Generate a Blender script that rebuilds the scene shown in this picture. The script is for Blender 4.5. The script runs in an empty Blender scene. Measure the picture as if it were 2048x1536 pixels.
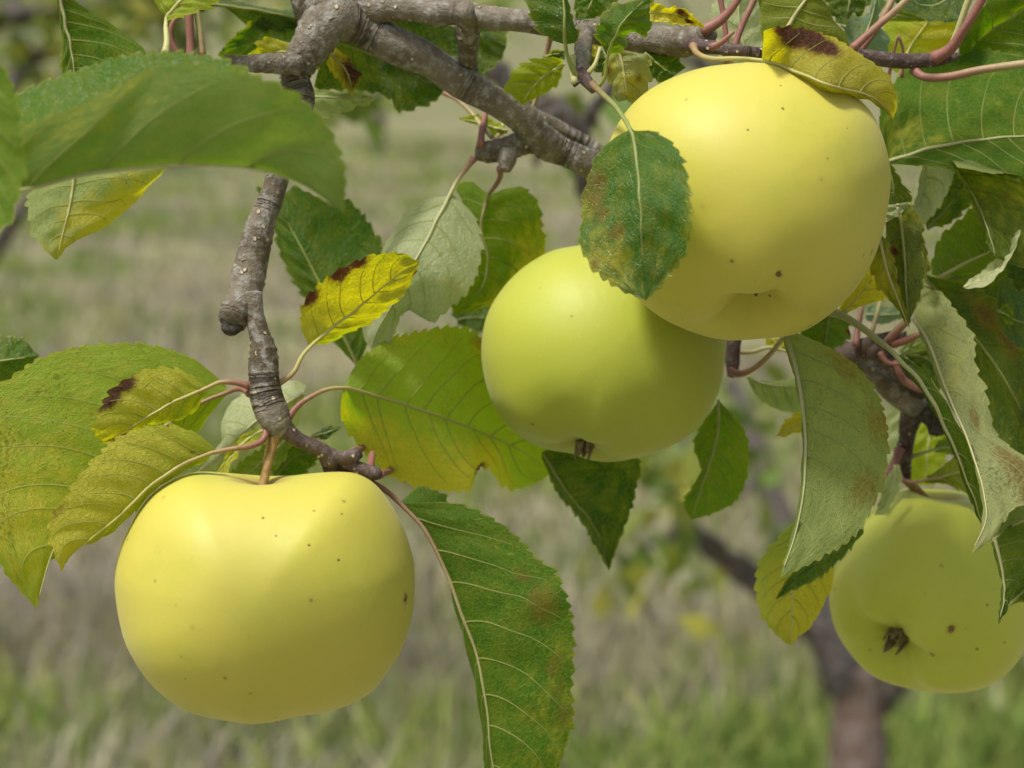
import bpy, math, random
import numpy as np
from mathutils import Vector

# ------------------------------------------------------------------ camera, sky, sun, exposure
SC = bpy.context.scene
COL = SC.collection
CAM_H, PITCH, LENS = 1.5, math.radians(9.0), 73.8
KPX = 36.0 / LENS / 2048.0            # metres per photo pixel per metre of distance

cam_data = bpy.data.cameras.new("camera")
cam = bpy.data.objects.new("camera", cam_data)
COL.objects.link(cam)
cam.location = (0, 0, CAM_H)
cam.rotation_euler = (math.pi / 2 - PITCH, 0, 0)
cam_data.lens = LENS
cam_data.sensor_width = 36.0
cam_data.clip_start = 0.02
cam_data.clip_end = 2000
cam_data.dof.use_dof = True
cam_data.dof.focus_distance = 0.578
cam_data.dof.aperture_fstop = 14.0
SC.camera = cam

SUN_DIR = Vector((-0.34, -0.26, 0.88)).normalized()       # towards the sun
sun_el = math.asin(SUN_DIR.z)
sun_az = math.atan2(SUN_DIR.x, SUN_DIR.y)
world = bpy.data.worlds.new("World")
SC.world = world
world.use_nodes = True
wn = world.node_tree
bg = wn.nodes["Background"]
sky = wn.nodes.new("ShaderNodeTexSky")
sky.sky_type = 'NISHITA'
sky.sun_disc = False
sky.sun_elevation = sun_el
sky.sun_rotation = sun_az
sky.air_density = 1.0
sky.dust_density = 3.5
sky.ozone_density = 0.6
hz = wn.nodes.new("ShaderNodeHueSaturation")          # thin high haze: the whole sky is whiter than clear blue
hz.inputs["Saturation"].default_value = 0.35
wn.links.new(sky.outputs[0], hz.inputs["Color"])
wn.links.new(hz.outputs[0], bg.inputs[0])
bg.inputs[1].default_value = 0.07

sun_data = bpy.data.lights.new("sun", 'SUN')
sun_data.energy = 2.0
sun_data.angle = math.radians(9.0)
sun_data.color = (1.0, 0.95, 0.86)
sun = bpy.data.objects.new("sun", sun_data)
COL.objects.link(sun)
sun.rotation_euler = SUN_DIR.to_track_quat('Z', 'Y').to_euler()

SC.view_settings.view_transform = 'Standard'
SC.view_settings.look = 'None'
SC.view_settings.gamma = 1.0
SC.view_settings.exposure = 1.05
SC.cycles.use_denoising = True
SC.cycles.max_bounces = 7
SC.cycles.transparent_max_bounces = 8
SC.cycles.sample_clamp_indirect = 6.0

# ------------------------------------------------------------------ helpers
FWD = np.array((0, math.cos(PITCH), -math.sin(PITCH)))
UPV = np.array((0, math.sin(PITCH), math.cos(PITCH)))
RGT = np.array((1.0, 0, 0))
CAMP = np.array((0, 0, CAM_H))

def W(x, y, d):
    """point at distance d (m, along the view axis) that stands at photo pixel x, y"""
    x = np.asarray(x, float); y = np.asarray(y, float); d = np.asarray(d, float)
    a = ((x - 1024) * KPX * d)[..., None] * RGT
    b = (-(y - 768) * KPX * d)[..., None] * UPV
    return CAMP + a + b + d[..., None] * FWD

def cam_dir(v):
    return v[0] * RGT + v[1] * UPV - v[2] * FWD      # (right, up, towards camera)

def P(s):
    return np.array([[float(c) for c in t.split(',')] for t in s.split()])

def catmull(pts, n):
    pts = np.asarray(pts, float)
    if len(pts) == 1:
        return np.repeat(pts, n, 0)
    if len(pts) == 2:
        t = np.linspace(0, 1, n)[:, None]
        return pts[0] * (1 - t) + pts[1] * t
    p = np.vstack([2 * pts[0] - pts[1], pts, 2 * pts[-1] - pts[-2]])
    dense = []
    for i in range(1, len(p) - 2):
        t = np.linspace(0, 1, 24, endpoint=False)[:, None]
        a, b, c, d = p[i - 1], p[i], p[i + 1], p[i + 2]
        dense.append(0.5 * (2 * b + (c - a) * t + (2 * a - 5 * b + 4 * c - d) * t ** 2 + (3 * b - a - 3 * c + d) * t ** 3))
    dense.append(pts[-1:])
    q = np.vstack(dense)
    L = np.concatenate([[0], np.cumsum(np.linalg.norm(np.diff(q, axis=0), axis=1))])
    if L[-1] == 0:
        return np.repeat(q[:1], n, 0)
    t = np.linspace(0, L[-1], n)
    return np.stack([np.interp(t, L, q[:, k]) for k in range(q.shape[1])], 1)

def lerp_list(vals, n):
    vals = np.atleast_1d(np.asarray(vals, float))
    if len(vals) == 1:
        return np.full(n, vals[0])
    return catmull(np.stack([np.linspace(0, 1, len(vals)), vals], 1), n)[:, 1] if len(vals) > 2 else np.linspace(vals[0], vals[1], n)

def mesh_obj(name, V, F, mat, parent=None, smooth=True, attrs=None, loc=None):
    me = bpy.data.meshes.new(name)
    V = np.asarray(V, float)
    if loc is not None:
        V = V - np.asarray(loc)
    me.from_pydata(V.tolist(), [], [tuple(int(i) for i in f) for f in F])
    if smooth:
        me.polygons.foreach_set("use_smooth", np.ones(len(me.polygons), bool))
    for k, (typ, arr) in (attrs or {}).items():
        at = me.attributes.new(k, typ, 'POINT')
        if typ == 'FLOAT':
            at.data.foreach_set('value', np.asarray(arr, np.float32).ravel())
        elif typ == 'FLOAT_VECTOR':
            at.data.foreach_set('vector', np.asarray(arr, np.float32).ravel())
        else:
            at.data.foreach_set('color', np.asarray(arr, np.float32).ravel())
    me.update()
    if mat:
        me.materials.append(mat)
    o = bpy.data.objects.new(name, me)
    COL.objects.link(o)
    if loc is not None:
        o.location = loc
    if parent is not None:
        o.parent = parent
        pl = Vector(parent.matrix_world.translation) if parent.parent is None else Vector(parent["wloc"])
        base = Vector(loc) if loc is not None else Vector((0, 0, 0))
        o.location = base - pl
    o["wloc"] = tuple(loc) if loc is not None else (0.0, 0.0, 0.0)
    return o

def empty(name, loc, label, cat, group=None):
    o = bpy.data.objects.new(name, None)
    COL.objects.link(o)
    o.location = loc
    o.matrix_world.translation = Vector(loc)
    o.empty_display_size = 0.02
    o["label"] = label
    o["category"] = cat
    if group:
        o["group"] = group
    o["wloc"] = tuple(loc)
    return o

def frames(C):
    n = len(C)
    T = np.gradient(C, axis=0)
    T /= np.linalg.norm(T, axis=1)[:, None] + 1e-12
    ref = np.array((0.0, 0, 1)) if abs(T[0][2]) < .9 else np.array((1.0, 0, 0))
    N = np.zeros_like(C)
    v = ref - T[0] * ref.dot(T[0])
    N[0] = v / np.linalg.norm(v)
    for i in range(1, n):
        v = N[i - 1] - T[i] * N[i - 1].dot(T[i])
        N[i] = v / (np.linalg.norm(v) + 1e-12)
    return T, N, np.cross(T, N)

def tube_geo(C, R, seg=10, lump=0.0, seed=0, cap=True):
    """tapered tube along C; lump gives uneven bark"""
    C = np.asarray(C); R = np.asarray(R)
    T, N, B = frames(C)
    th = np.linspace(0, 2 * math.pi, seg, endpoint=False)
    rng = np.random.RandomState(seed)
    L = np.concatenate([[0], np.cumsum(np.linalg.norm(np.diff(C, axis=0), axis=1))])
    rr = R[:, None] * np.ones((1, seg))
    if lump:
        for _ in range(7):
            k = rng.randint(0, 4); f = rng.uniform(80, 420); ph = rng.uniform(0, 6.28, 2)
            rr = rr * (1 + lump * 0.45 * np.sin(f * L[:, None] + ph[0]) * np.cos(k * th[None] + ph[1]))
    V = C[:, None, :] + rr[..., None] * (np.cos(th)[None, :, None] * N[:, None, :] + np.sin(th)[None, :, None] * B[:, None, :])
    n = len(C)
    V = V.reshape(-1, 3)
    F = []
    for i in range(n - 1):
        for j in range(seg):
            a = i * seg + j; b = i * seg + (j + 1) % seg
            F.append((a, b, b + seg, a + seg))
    if cap:
        V = np.vstack([V, C[:1] - T[:1] * R[0] * .35, C[-1:] + T[-1:] * R[-1] * .35])
        i0, i1 = len(V) - 2, len(V) - 1
        for j in range(seg):
            F.append((i0, (j + 1) % seg, j))
            F.append((i1, (n - 1) * seg + j, (n - 1) * seg + (j + 1) % seg))
    return V, F, np.concatenate([np.repeat(L, seg), [0, L[-1]]] if cap else [np.repeat(L, seg)])

def join(parts):
    Vs, Fs, off = [], [], 0
    for V, F in parts:
        Vs.append(V); Fs += [tuple(i + off for i in f) for f in F]; off += len(V)
    return np.vstack(Vs), Fs

# ------------------------------------------------------------------ materials
def new_mat(name):
    m = bpy.data.materials.new(name); m.use_nodes = True
    nt = m.node_tree; nt.nodes.clear()
    out = nt.nodes.new("ShaderNodeOutputMaterial")
    return m, nt, out

class NB:
    def __init__(s, nt): s.nt = nt
    def n(s, t, **kw):
        nd = s.nt.nodes.new(t)
        for k, v in kw.items():
            setattr(nd, k, v)
        return nd
    def link(s, a, b): s.nt.links.new(a, b)
    def val(s, nd, key, v):
        if hasattr(v, 'is_output') or isinstance(v, bpy.types.NodeSocket):
            s.link(v, nd.inputs[key])
        else:
            nd.inputs[key].default_value = v
    def math(s, op, a, b=0.0, c=None, clamp=False):
        nd = s.n("ShaderNodeMath", operation=op); nd.use_clamp = clamp
        s.val(nd, 0, a); s.val(nd, 1, b)
        if c is not None: s.val(nd, 2, c)
        return nd.outputs[0]
    def mix(s, f, a, b):
        nd = s.n("ShaderNodeMix", data_type='RGBA')
        s.val(nd, 0, f); s.val(nd, 6, a); s.val(nd, 7, b)
        return nd.outputs[2]
    def ramp(s, v, a, b, lo=0.0, hi=1.0):
        nd = s.n("ShaderNodeMapRange", interpolation_type='SMOOTHSTEP')
        s.val(nd, 0, v); nd.inputs[1].default_value = a; nd.inputs[2].default_value = b
        nd.inputs[3].default_value = lo; nd.inputs[4].default_value = hi
        return nd.outputs[0]
    def noise(s, vec, scale, detail=3.0, rough=.55, out=0):
        nd = s.n("ShaderNodeTexNoise")
        if vec is not None: s.link(vec, nd.inputs["Vector"])
        nd.inputs["Scale"].default_value = scale; nd.inputs["Detail"].default_value = detail
        nd.inputs["Roughness"].default_value = rough
        return nd.outputs[out]
    def vor(s, vec, scale, feature='F1', out=0, rnd=1.0):
        nd = s.n("ShaderNodeTexVoronoi", feature=feature)
        if vec is not None: s.link(vec, nd.inputs["Vector"])
        nd.inputs["Scale"].default_value = scale
        nd.inputs["Randomness"].default_value = rnd
        return nd.outputs[out]
    def attr(s, name, out=2):
        nd = s.n("ShaderNodeAttribute"); nd.attribute_name = name
        return nd.outputs[out]
    def bump(s, h, strength, dist):
        nd = s.n("ShaderNodeBump"); nd.inputs["Strength"].default_value = strength
        nd.inputs["Distance"].default_value = dist; s.link(h, nd.inputs["Height"])
        return nd.outputs[0]
    def pbsdf(s, col, rough, spec=.5, normal=None, **kw):
        nd = s.n("ShaderNodeBsdfPrincipled")
        s.val(nd, "Base Color", col); s.val(nd, "Roughness", rough); s.val(nd, "Specular IOR Level", spec)
        if normal is not None: s.link(normal, nd.inputs["Normal"])
        for k, v in kw.items():
            s.val(nd, k.replace('_', ' '), v)
        return nd

def c4(c): return (c[0], c[1], c[2], 1.0)

def make_leaf_mat():
    m, nt, out = new_mat("apple_leaf"); b = NB(nt)
    oi = b.n("ShaderNodeObjectInfo")
    top = oi.outputs["Color"]; pale = oi.outputs["Alpha"]
    lf = b.attr("leaf_pos", 1)
    yel = b.attr("yellowing"); brn = b.attr("browning"); edge = b.attr("edge_dist"); vein = b.attr("vein_dist"); spk = b.attr("speckle")
    geo = b.n("ShaderNodeNewGeometry"); back = geo.outputs["Backfacing"]
    n1 = b.noise(lf, 0.16, 4); n2 = b.noise(lf, 0.9, 4, .65); n3 = b.noise(lf, 0.05, 2)
    # upper side
    c = b.mix(b.ramp(n1, .35, .68), top, b.mix(.5, top, (.16, .20, .03, 1)))
    # fine net of veins
    net = b.ramp(b.vor(lf, .62, 'DISTANCE_TO_EDGE'), 0.0, .085, 1.0, 0.0)
    net2 = b.ramp(b.vor(lf, 1.7, 'DISTANCE_TO_EDGE'), 0.0, .09, 1.0, 0.0)
    netm = b.math('ADD', b.math('MULTIPLY', net, .5), b.math('MULTIPLY', net2, .22), clamp=True)
    c = b.mix(b.math('MULTIPLY', netm, .95), c, b.mix(.60, top, (.34, .38, .06, 1)))
    # under side is paler and felted
    under = b.mix(b.math('MULTIPLY', pale, b.ramp(n1, .15, .8, .8, 1.0)), c, b.mix(b.ramp(pale, .15, .9), (.31, .41, .07, 1), (.62, .64, .43, 1)))
    under = b.mix(b.math('MULTIPLY', b.math('MULTIPLY', netm, .6), b.math('ADD', .15, b.math('MULTIPLY', pale, .4))), under, (.42, .46, .20, 1))
    under = b.mix(b.math('MULTIPLY', b.ramp(n2, .3, .75, 0, .4), pale), under, (.28, .31, .14, 1))
    base = b.mix(back, c, under)
    # yellowing, strongest away from the veins
    yn = b.math('ADD', yel, b.math('MULTIPLY', b.math('SUBTRACT', n1, .5), .9))
    n4 = b.noise(lf, .38, 3, .6)
    yn = b.math('ADD', yn, b.math('MULTIPLY', b.math('SUBTRACT', n4, .5), .7))
    yf = b.math('MULTIPLY', b.ramp(yn, .22, 1.0), b.ramp(yel, 0.0, .15))
    yc = b.mix(n2, (.42, .40, .035, 1), (.58, .52, .15, 1))
    yc = b.mix(b.math('MULTIPLY', netm, .6), yc, (.30, .32, .035, 1))
    base = b.mix(b.math('MULTIPLY', yf, .92), base, yc)
    # pale thin margin
    base = b.mix(b.ramp(edge, .50, .10, 0, .38), base, (.44, .40, .07, 1))
    # specks and brown dead patches
    sp = b.ramp(b.vor(lf, .55), .17, .07)
    spn = b.ramp(b.math('ADD', b.noise(lf, .10, 3), b.math('MULTIPLY', spk, .45)), .64, .78)
    spots = b.math('MULTIPLY', b.math('MULTIPLY', sp, spn), spk)
    blot = b.math('MULTIPLY', b.ramp(b.math('ADD', n2, b.math('MULTIPLY', spk, .12)), .60, .74), b.math('MULTIPLY', b.ramp(n3, .48, .64), spk))
    base = b.mix(b.math('MULTIPLY', b.math('MAXIMUM', spots, b.math('MULTIPLY', blot, .75)), .9), base, (.085, .045, .018, 1))
    bn = b.math('ADD', brn, b.math('MULTIPLY', b.math('SUBTRACT', n2, .5), .8))
    bf = b.math('MULTIPLY', b.ramp(bn, .36, .72), b.ramp(brn, .02, .2))
    bh = b.math('MULTIPLY', b.ramp(bn, .12, .42), b.ramp(brn, .02, .2))
    base = b.mix(b.math('MULTIPLY', bh, .7), base, (.22, .145, .045, 1))
    base = b.mix(bf, base, b.mix(b.ramp(n2, .35, .65), (.060, .026, .014, 1), (.17, .095, .055, 1)))
    # relief
    h = b.math('ADD', b.math('MULTIPLY', net, -.6), b.math('MULTIPLY', n2, .9))
    h = b.math('ADD', h, b.math('MULTIPLY', net2, -.25))
    h = b.math('ADD', h, b.math('MULTIPLY', b.noise(lf, .42, 2), 2.2))
    nrm = b.bump(h, .55, .0008)
    rough = b.mix(back, (.31, .31, .31, 1), (.70, .70, .70, 1))
    p = b.pbsdf(base, .5, .45, nrm)
    b.link(rough, p.inputs["Roughness"])
    b.link(b.mix(back, (.55, .55, .55, 1), (.14, .14, .14, 1)), p.inputs["Specular IOR Level"])
    hs = b.n("ShaderNodeHueSaturation"); hs.inputs["Hue"].default_value = .497
    hs.inputs["Saturation"].default_value = 1.3; hs.inputs["Value"].default_value = 1.85
    b.link(b.mix(b.math('MULTIPLY', yf, .45), b.mix(.35, base, c), yc), hs.inputs["Color"])
    tcol = b.mix(bf, hs.outputs[0], (.10, .03, .01, 1))
    tr = b.n("ShaderNodeBsdfTranslucent"); b.link(tcol, tr.inputs["Color"]); b.link(nrm, tr.inputs["Normal"])
    mx = b.n("ShaderNodeMixShader")
    mx.inputs[0].default_value = .54
    b.link(p.outputs[0], mx.inputs[1]); b.link(tr.outputs[0], mx.inputs[2])
    b.link(mx.outputs[0], out.inputs[0])
    return m

def make_stalk_mat():
    """leaf stalk and midrib: rosy at the foot, pale green further out; a little down"""
    m, nt, out = new_mat("leaf_stalk"); b = NB(nt)
    oi = b.n("ShaderNodeObjectInfo")
    red = b.attr("redness")
    tc = b.n("ShaderNodeTexCoord").outputs["Object"]
    n1 = b.noise(tc, 500, 3)
    f = b.math('MULTIPLY', .85, b.ramp(b.math('ADD', red, b.math('MULTIPLY', b.math('SUBTRACT', n1, .5), .35)), .2, .95))
    c = b.mix(f, oi.outputs["Color"], (.21, .05, .062, 1))
    c = b.mix(b.ramp(b.noise(tc, 1500, 2), .55, .8, 0, .2), c, (.6, .52, .42, 1))
    p = b.pbsdf(c, .55, .4, b.bump(n1, .3, .0003))
    b.link(p.outputs[0], out.inputs[0])
    return m

def make_vein_mat():
    m, nt, out = new_mat("leaf_vein"); b = NB(nt)
    oi = b.n("ShaderNodeObjectInfo")
    p = b.pbsdf(oi.outputs["Color"], .6, .3)
    tr = b.n("ShaderNodeBsdfTranslucent"); b.link(b.mix(.6, oi.outputs["Color"], (.95, .95, .6, 1)), tr.inputs["Color"])
    mx = b.n("ShaderNodeMixShader"); mx.inputs[0].default_value = .62
    b.link(p.outputs[0], mx.inputs[1]); b.link(tr.outputs[0], mx.inputs[2])
    b.link(mx.outputs[0], out.inputs[0])
    return m

def make_bark(name, c0, c1, c2, scale=1.0, lent=1.0, rings=1.0):
    m, nt, out = new_mat(name); b = NB(nt)
    tc = b.n("ShaderNodeTexCoord").outputs["Object"]
    along = b.attr("along")
    n1 = b.noise(tc, 60 * scale, 4, .6); n2 = b.noise(tc, 320 * scale, 4, .7); n3 = b.noise(tc, 1300 * scale, 3, .7)
    c = b.mix(b.ramp(n1, .36, .66), c4(c0), c4(c1))
    c = b.mix(b.ramp(n2, .44, .72, 0, .70), c, c4(c2))
    # ring wrinkles around the twig, stronger in bands
    comb = b.n("ShaderNodeCombineXYZ")
    b.link(b.math('MULTIPLY', along, 620 * scale), comb.inputs[0]); b.link(b.math('MULTIPLY', n1, 3.5), comb.inputs[1])
    ringn = b.noise(comb.outputs[0], 1.0, 2, .6)
    cb = b.n("ShaderNodeCombineXYZ"); b.link(b.math('MULTIPLY', along, 55 * scale), cb.inputs[0])
    band = b.ramp(b.noise(cb.outputs[0], 1.0, 1), .52, .66)
    ring = b.math('MULTIPLY', b.math('MULTIPLY', b.ramp(ringn, .60, .40), band), rings)
    c = b.mix(b.math('MULTIPLY', b.ramp(ring, .25, .9), .75), c, (.035, .028, .022, 1))
    # pale lenticels
    vd = b.vor(tc, 300 * scale)
    ln = b.math('MULTIPLY', b.ramp(vd, .26, .15), b.ramp(b.noise(tc, 150 * scale, 1), .47, .56))
    c = b.mix(b.math('MULTIPLY', ln, .85 * lent), c, (.60, .52, .36, 1))
    c = b.mix(b.ramp(n3, .58, .80, 0, .55), c, (.05, .04, .03, 1))
    streak = b.ramp(b.noise(tc, 130 * scale, 5, .7), .56, .62)
    c = b.mix(b.math('MULTIPLY', streak, .35), c, (.12, .095, .03, 1))
    h = b.math('ADD', b.math('MULTIPLY', n2, .8), b.math('MULTIPLY', n3, .35))
    h = b.math('ADD', h, b.math('MULTIPLY', ring, -1.3))
    h = b.math('ADD', h, b.math('MULTIPLY', ln, .9))
    p = b.pbsdf(c, .68, .35, b.bump(h, .9, .0014 / scale))
    b.link(p.outputs[0], out.inputs[0])
    return m

def make_apple_mat(name, blush, green, spots):
    """spots: list of (local point, radius, stretch)"""
    m, nt, out = new_mat(name); b = NB(nt)
    tc = b.n("ShaderNodeTexCoord").outputs["Object"]
    n1 = b.noise(tc, 22, 3); n2 = b.noise(tc, 90, 4, .6); n3 = b.noise(tc, 420, 3)
    gr = b.attr("greenness")
    c = b.mix(b.ramp(n1, .3, .7), c4(blush), c4((blush[0] * .95, blush[1] * 1.0, blush[2] * .8)))
    gm = b.math('ADD', gr, b.math('MULTIPLY', b.math('SUBTRACT', n1, .5), .5))
    c = b.mix(b.ramp(gm, .1, .95), c, c4(green))
    c = b.mix(b.ramp(n2, .5, .75, 0, .16), c, (.56, .52, .14, 1))
    n5 = b.noise(tc, 45, 5, .7)
    c = b.mix(b.ramp(n5, .48, .72, 0, .30), c, c4((green[0] * 1.05, green[1] * 1.05, green[2])))
    rus = b.attr("russet")
    rf = b.ramp(b.math('ADD', rus, b.math('MULTIPLY', b.math('SUBTRACT', n2, .5), .9)), .45, .95)
    c = b.mix(b.math('MULTIPLY', b.math('MULTIPLY', rf, .75), b.ramp(rus, .05, .25)), c, (.30, .20, .07, 1))
    # lenticel dots, few and uneven
    v = b.n("ShaderNodeTexVoronoi"); b.link(tc, v.inputs["Vector"]); v.inputs["Scale"].default_value = 165
    sel = b.ramp(v.outputs["Color"], .0, 1.0)
    sepx = b.n("ShaderNodeSeparateColor"); b.link(v.outputs["Color"], sepx.inputs[0])
    on = b.ramp(sepx.outputs[0], .25, .85)
    sz = b.math('MULTIPLY', v.outputs["Distance"], b.math('ADD', .55, b.math('MULTIPLY', sepx.outputs[1], 1.8)))
    halo = b.math('MULTIPLY', b.ramp(sz, .24, .06), on)
    dot = b.math('MULTIPLY', b.ramp(sz, .115, .06), on)
    c = b.mix(b.math('MULTIPLY', halo, .30), c, (.34, .30, .05, 1))
    c = b.mix(b.math('MULTIPLY', dot, .66), c, (.17, .085, .025, 1))
    # very fine pale grain of the skin
    g = b.n("ShaderNodeTexVoronoi"); b.link(tc, g.inputs["Vector"]); g.inputs["Scale"].default_value = 620
    c = b.mix(b.ramp(g.outputs["Distance"], .22, .08, 0, .10), c, (.70, .64, .30, 1))
    for (pt, r, (sx, sy, sz_)) in spots:
        vm = b.n("ShaderNodeVectorMath", operation='SUBTRACT'); b.link(tc, vm.inputs[0]); vm.inputs[1].default_value = pt
        vs = b.n("ShaderNodeVectorMath", operation='MULTIPLY'); b.link(vm.outputs[0], vs.inputs[0]); vs.inputs[1].default_value = (1 / sx, 1 / sy, 1 / sz_)
        ln = b.n("ShaderNodeVectorMath", operation='LENGTH'); b.link(vs.outputs[0], ln.inputs[0])
        d = b.math('ADD', b.math('DIVIDE', ln.outputs["Value"], r), b.math('MULTIPLY', b.math('SUBTRACT', b.noise(tc, 700, 4), .5), 2.6))
        c = b.mix(b.ramp(d, 1.9, .9, 0, .35), c, (.33, .24, .04, 1))
        c = b.mix(b.ramp(d, 1.05, .55, 0, .9), c, (.11, .05, .018, 1))
    p = b.pbsdf(c, .53, .40, b.bump(b.math('ADD', n3, b.math('MULTIPLY', n2, 1.5)), .12, .0004),
                Subsurface_Weight=.12, Subsurface_Scale=.004)
    p.inputs["Sheen Weight"].default_value = .10
    p.inputs["Sheen Roughness"].default_value = .45
    p.inputs["Sheen Tint"].default_value = (1, .97, .85, 1)
    p.inputs["Subsurface Radius"].default_value = (1.0, .7, .25)
    b.link(p.outputs[0], out.inputs[0])
    return m

LEAF = make_leaf_mat()
STALK = make_stalk_mat()
VEIN = make_vein_mat()
BARK = make_bark("apple_bark", (.085, .065, .036), (.18, .155, .112), (.38, .37, .34))
YOUNG = make_bark("young_bark", (.055, .030, .028), (.11, .075, .062), (.20, .165, .15), 1.3)
def simple(name, c0, c1, scale, rough=.7, spec=.3, bump=.3, dist=.0005):
    m, nt, out = new_mat(name); b = NB(nt)
    tc = b.n("ShaderNodeTexCoord").outputs["Object"]
    n = b.noise(tc, scale, 4, .65)
    p = b.pbsdf(b.mix(b.ramp(n, .3, .7), c4(c0), c4(c1)), rough, spec, b.bump(n, bump, dist))
    b.link(p.outputs[0], out.inputs[0])
    return m
STEM = simple("apple_stem", (.22, .13, .035), (.36, .24, .09), 400)
SEPAL = simple("dry_sepal", (.10, .07, .03), (.26, .22, .10), 900)
DEAD = simple("dead_wood", (.025, .02, .017), (.09, .075, .06), 700, bump=.8, dist=.001)

# ------------------------------------------------------------------ setting: ground, grass, trees behind
def gnoise(x, y, seed, f):
    rng = np.random.RandomState(seed); s = 0
    for _ in range(9):
        a = rng.uniform(0, 6.28); k = f * rng.uniform(.5, 2.2); ph = rng.uniform(0, 6.28)
        s = s + np.sin((x * math.cos(a) + y * math.sin(a)) * k + ph)
    return s / 9 * 1.6

def make_ground():
    m, nt, out = new_mat("dry_meadow"); b = NB(nt)
    tc = b.n("ShaderNodeTexCoord").outputs["Object"]
    n1 = b.noise(tc, .55, 4); n2 = b.noise(tc, 7, 5, .7); n3 = b.noise(tc, 1.7, 3)
    c = b.mix(b.ramp(n2, .3, .7), (.17, .15, .10, 1), (.30, .27, .17, 1))
    c = b.mix(b.math('MULTIPLY', b.ramp(n3, .42, .66), .8), c, (.21, .24, .085, 1))
    c = b.mix(b.ramp(n1, .45, .7, 0, .5), c, (.30, .27, .21, 1))
    sx = b.n("ShaderNodeSeparateXYZ"); b.link(tc, sx.inputs[0])
    c = b.mix(b.ramp(sx.outputs[1], 30.0, 44.0, 0, .75), c, (.15, .155, .075, 1))      # rise beyond tinted darker and greener, its sunlit brightness toned down in colour
    p = b.pbsdf(c, .9, .1, b.bump(n2, .6, .05))
    b.link(p.outputs[0], out.inputs[0])
    xs = np.concatenate([-np.geomspace(160, 6, 12), np.linspace(-5, 5, 41), np.geomspace(6, 160, 12)])
    ys = np.concatenate([np.linspace(-8, 2, 6), np.linspace(2.5, 16, 55), np.geomspace(17, 320, 16)])
    X, Y = np.meshgrid(xs, ys)
    Z = 0.035 * gnoise(X, Y, 3, 1.3) * np.clip((25 - Y) / 20, 0, 1) + .055 * np.clip(Y - 38, 0, None) + .0002 * np.clip(Y - 38, 0, None) ** 2
    V = np.stack([X, Y, Z], -1).reshape(-1, 3)
    nx = len(xs)
    F = [(j * nx + i, j * nx + i + 1, (j + 1) * nx + i + 1, (j + 1) * nx + i) for j in range(len(ys) - 1) for i in range(nx - 1)]
    o = mesh_obj("ground", V, F, m)
    o["kind"] = "structure"; o["label"] = "dry orchard meadow running back out of focus"
    return o
make_ground()

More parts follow.
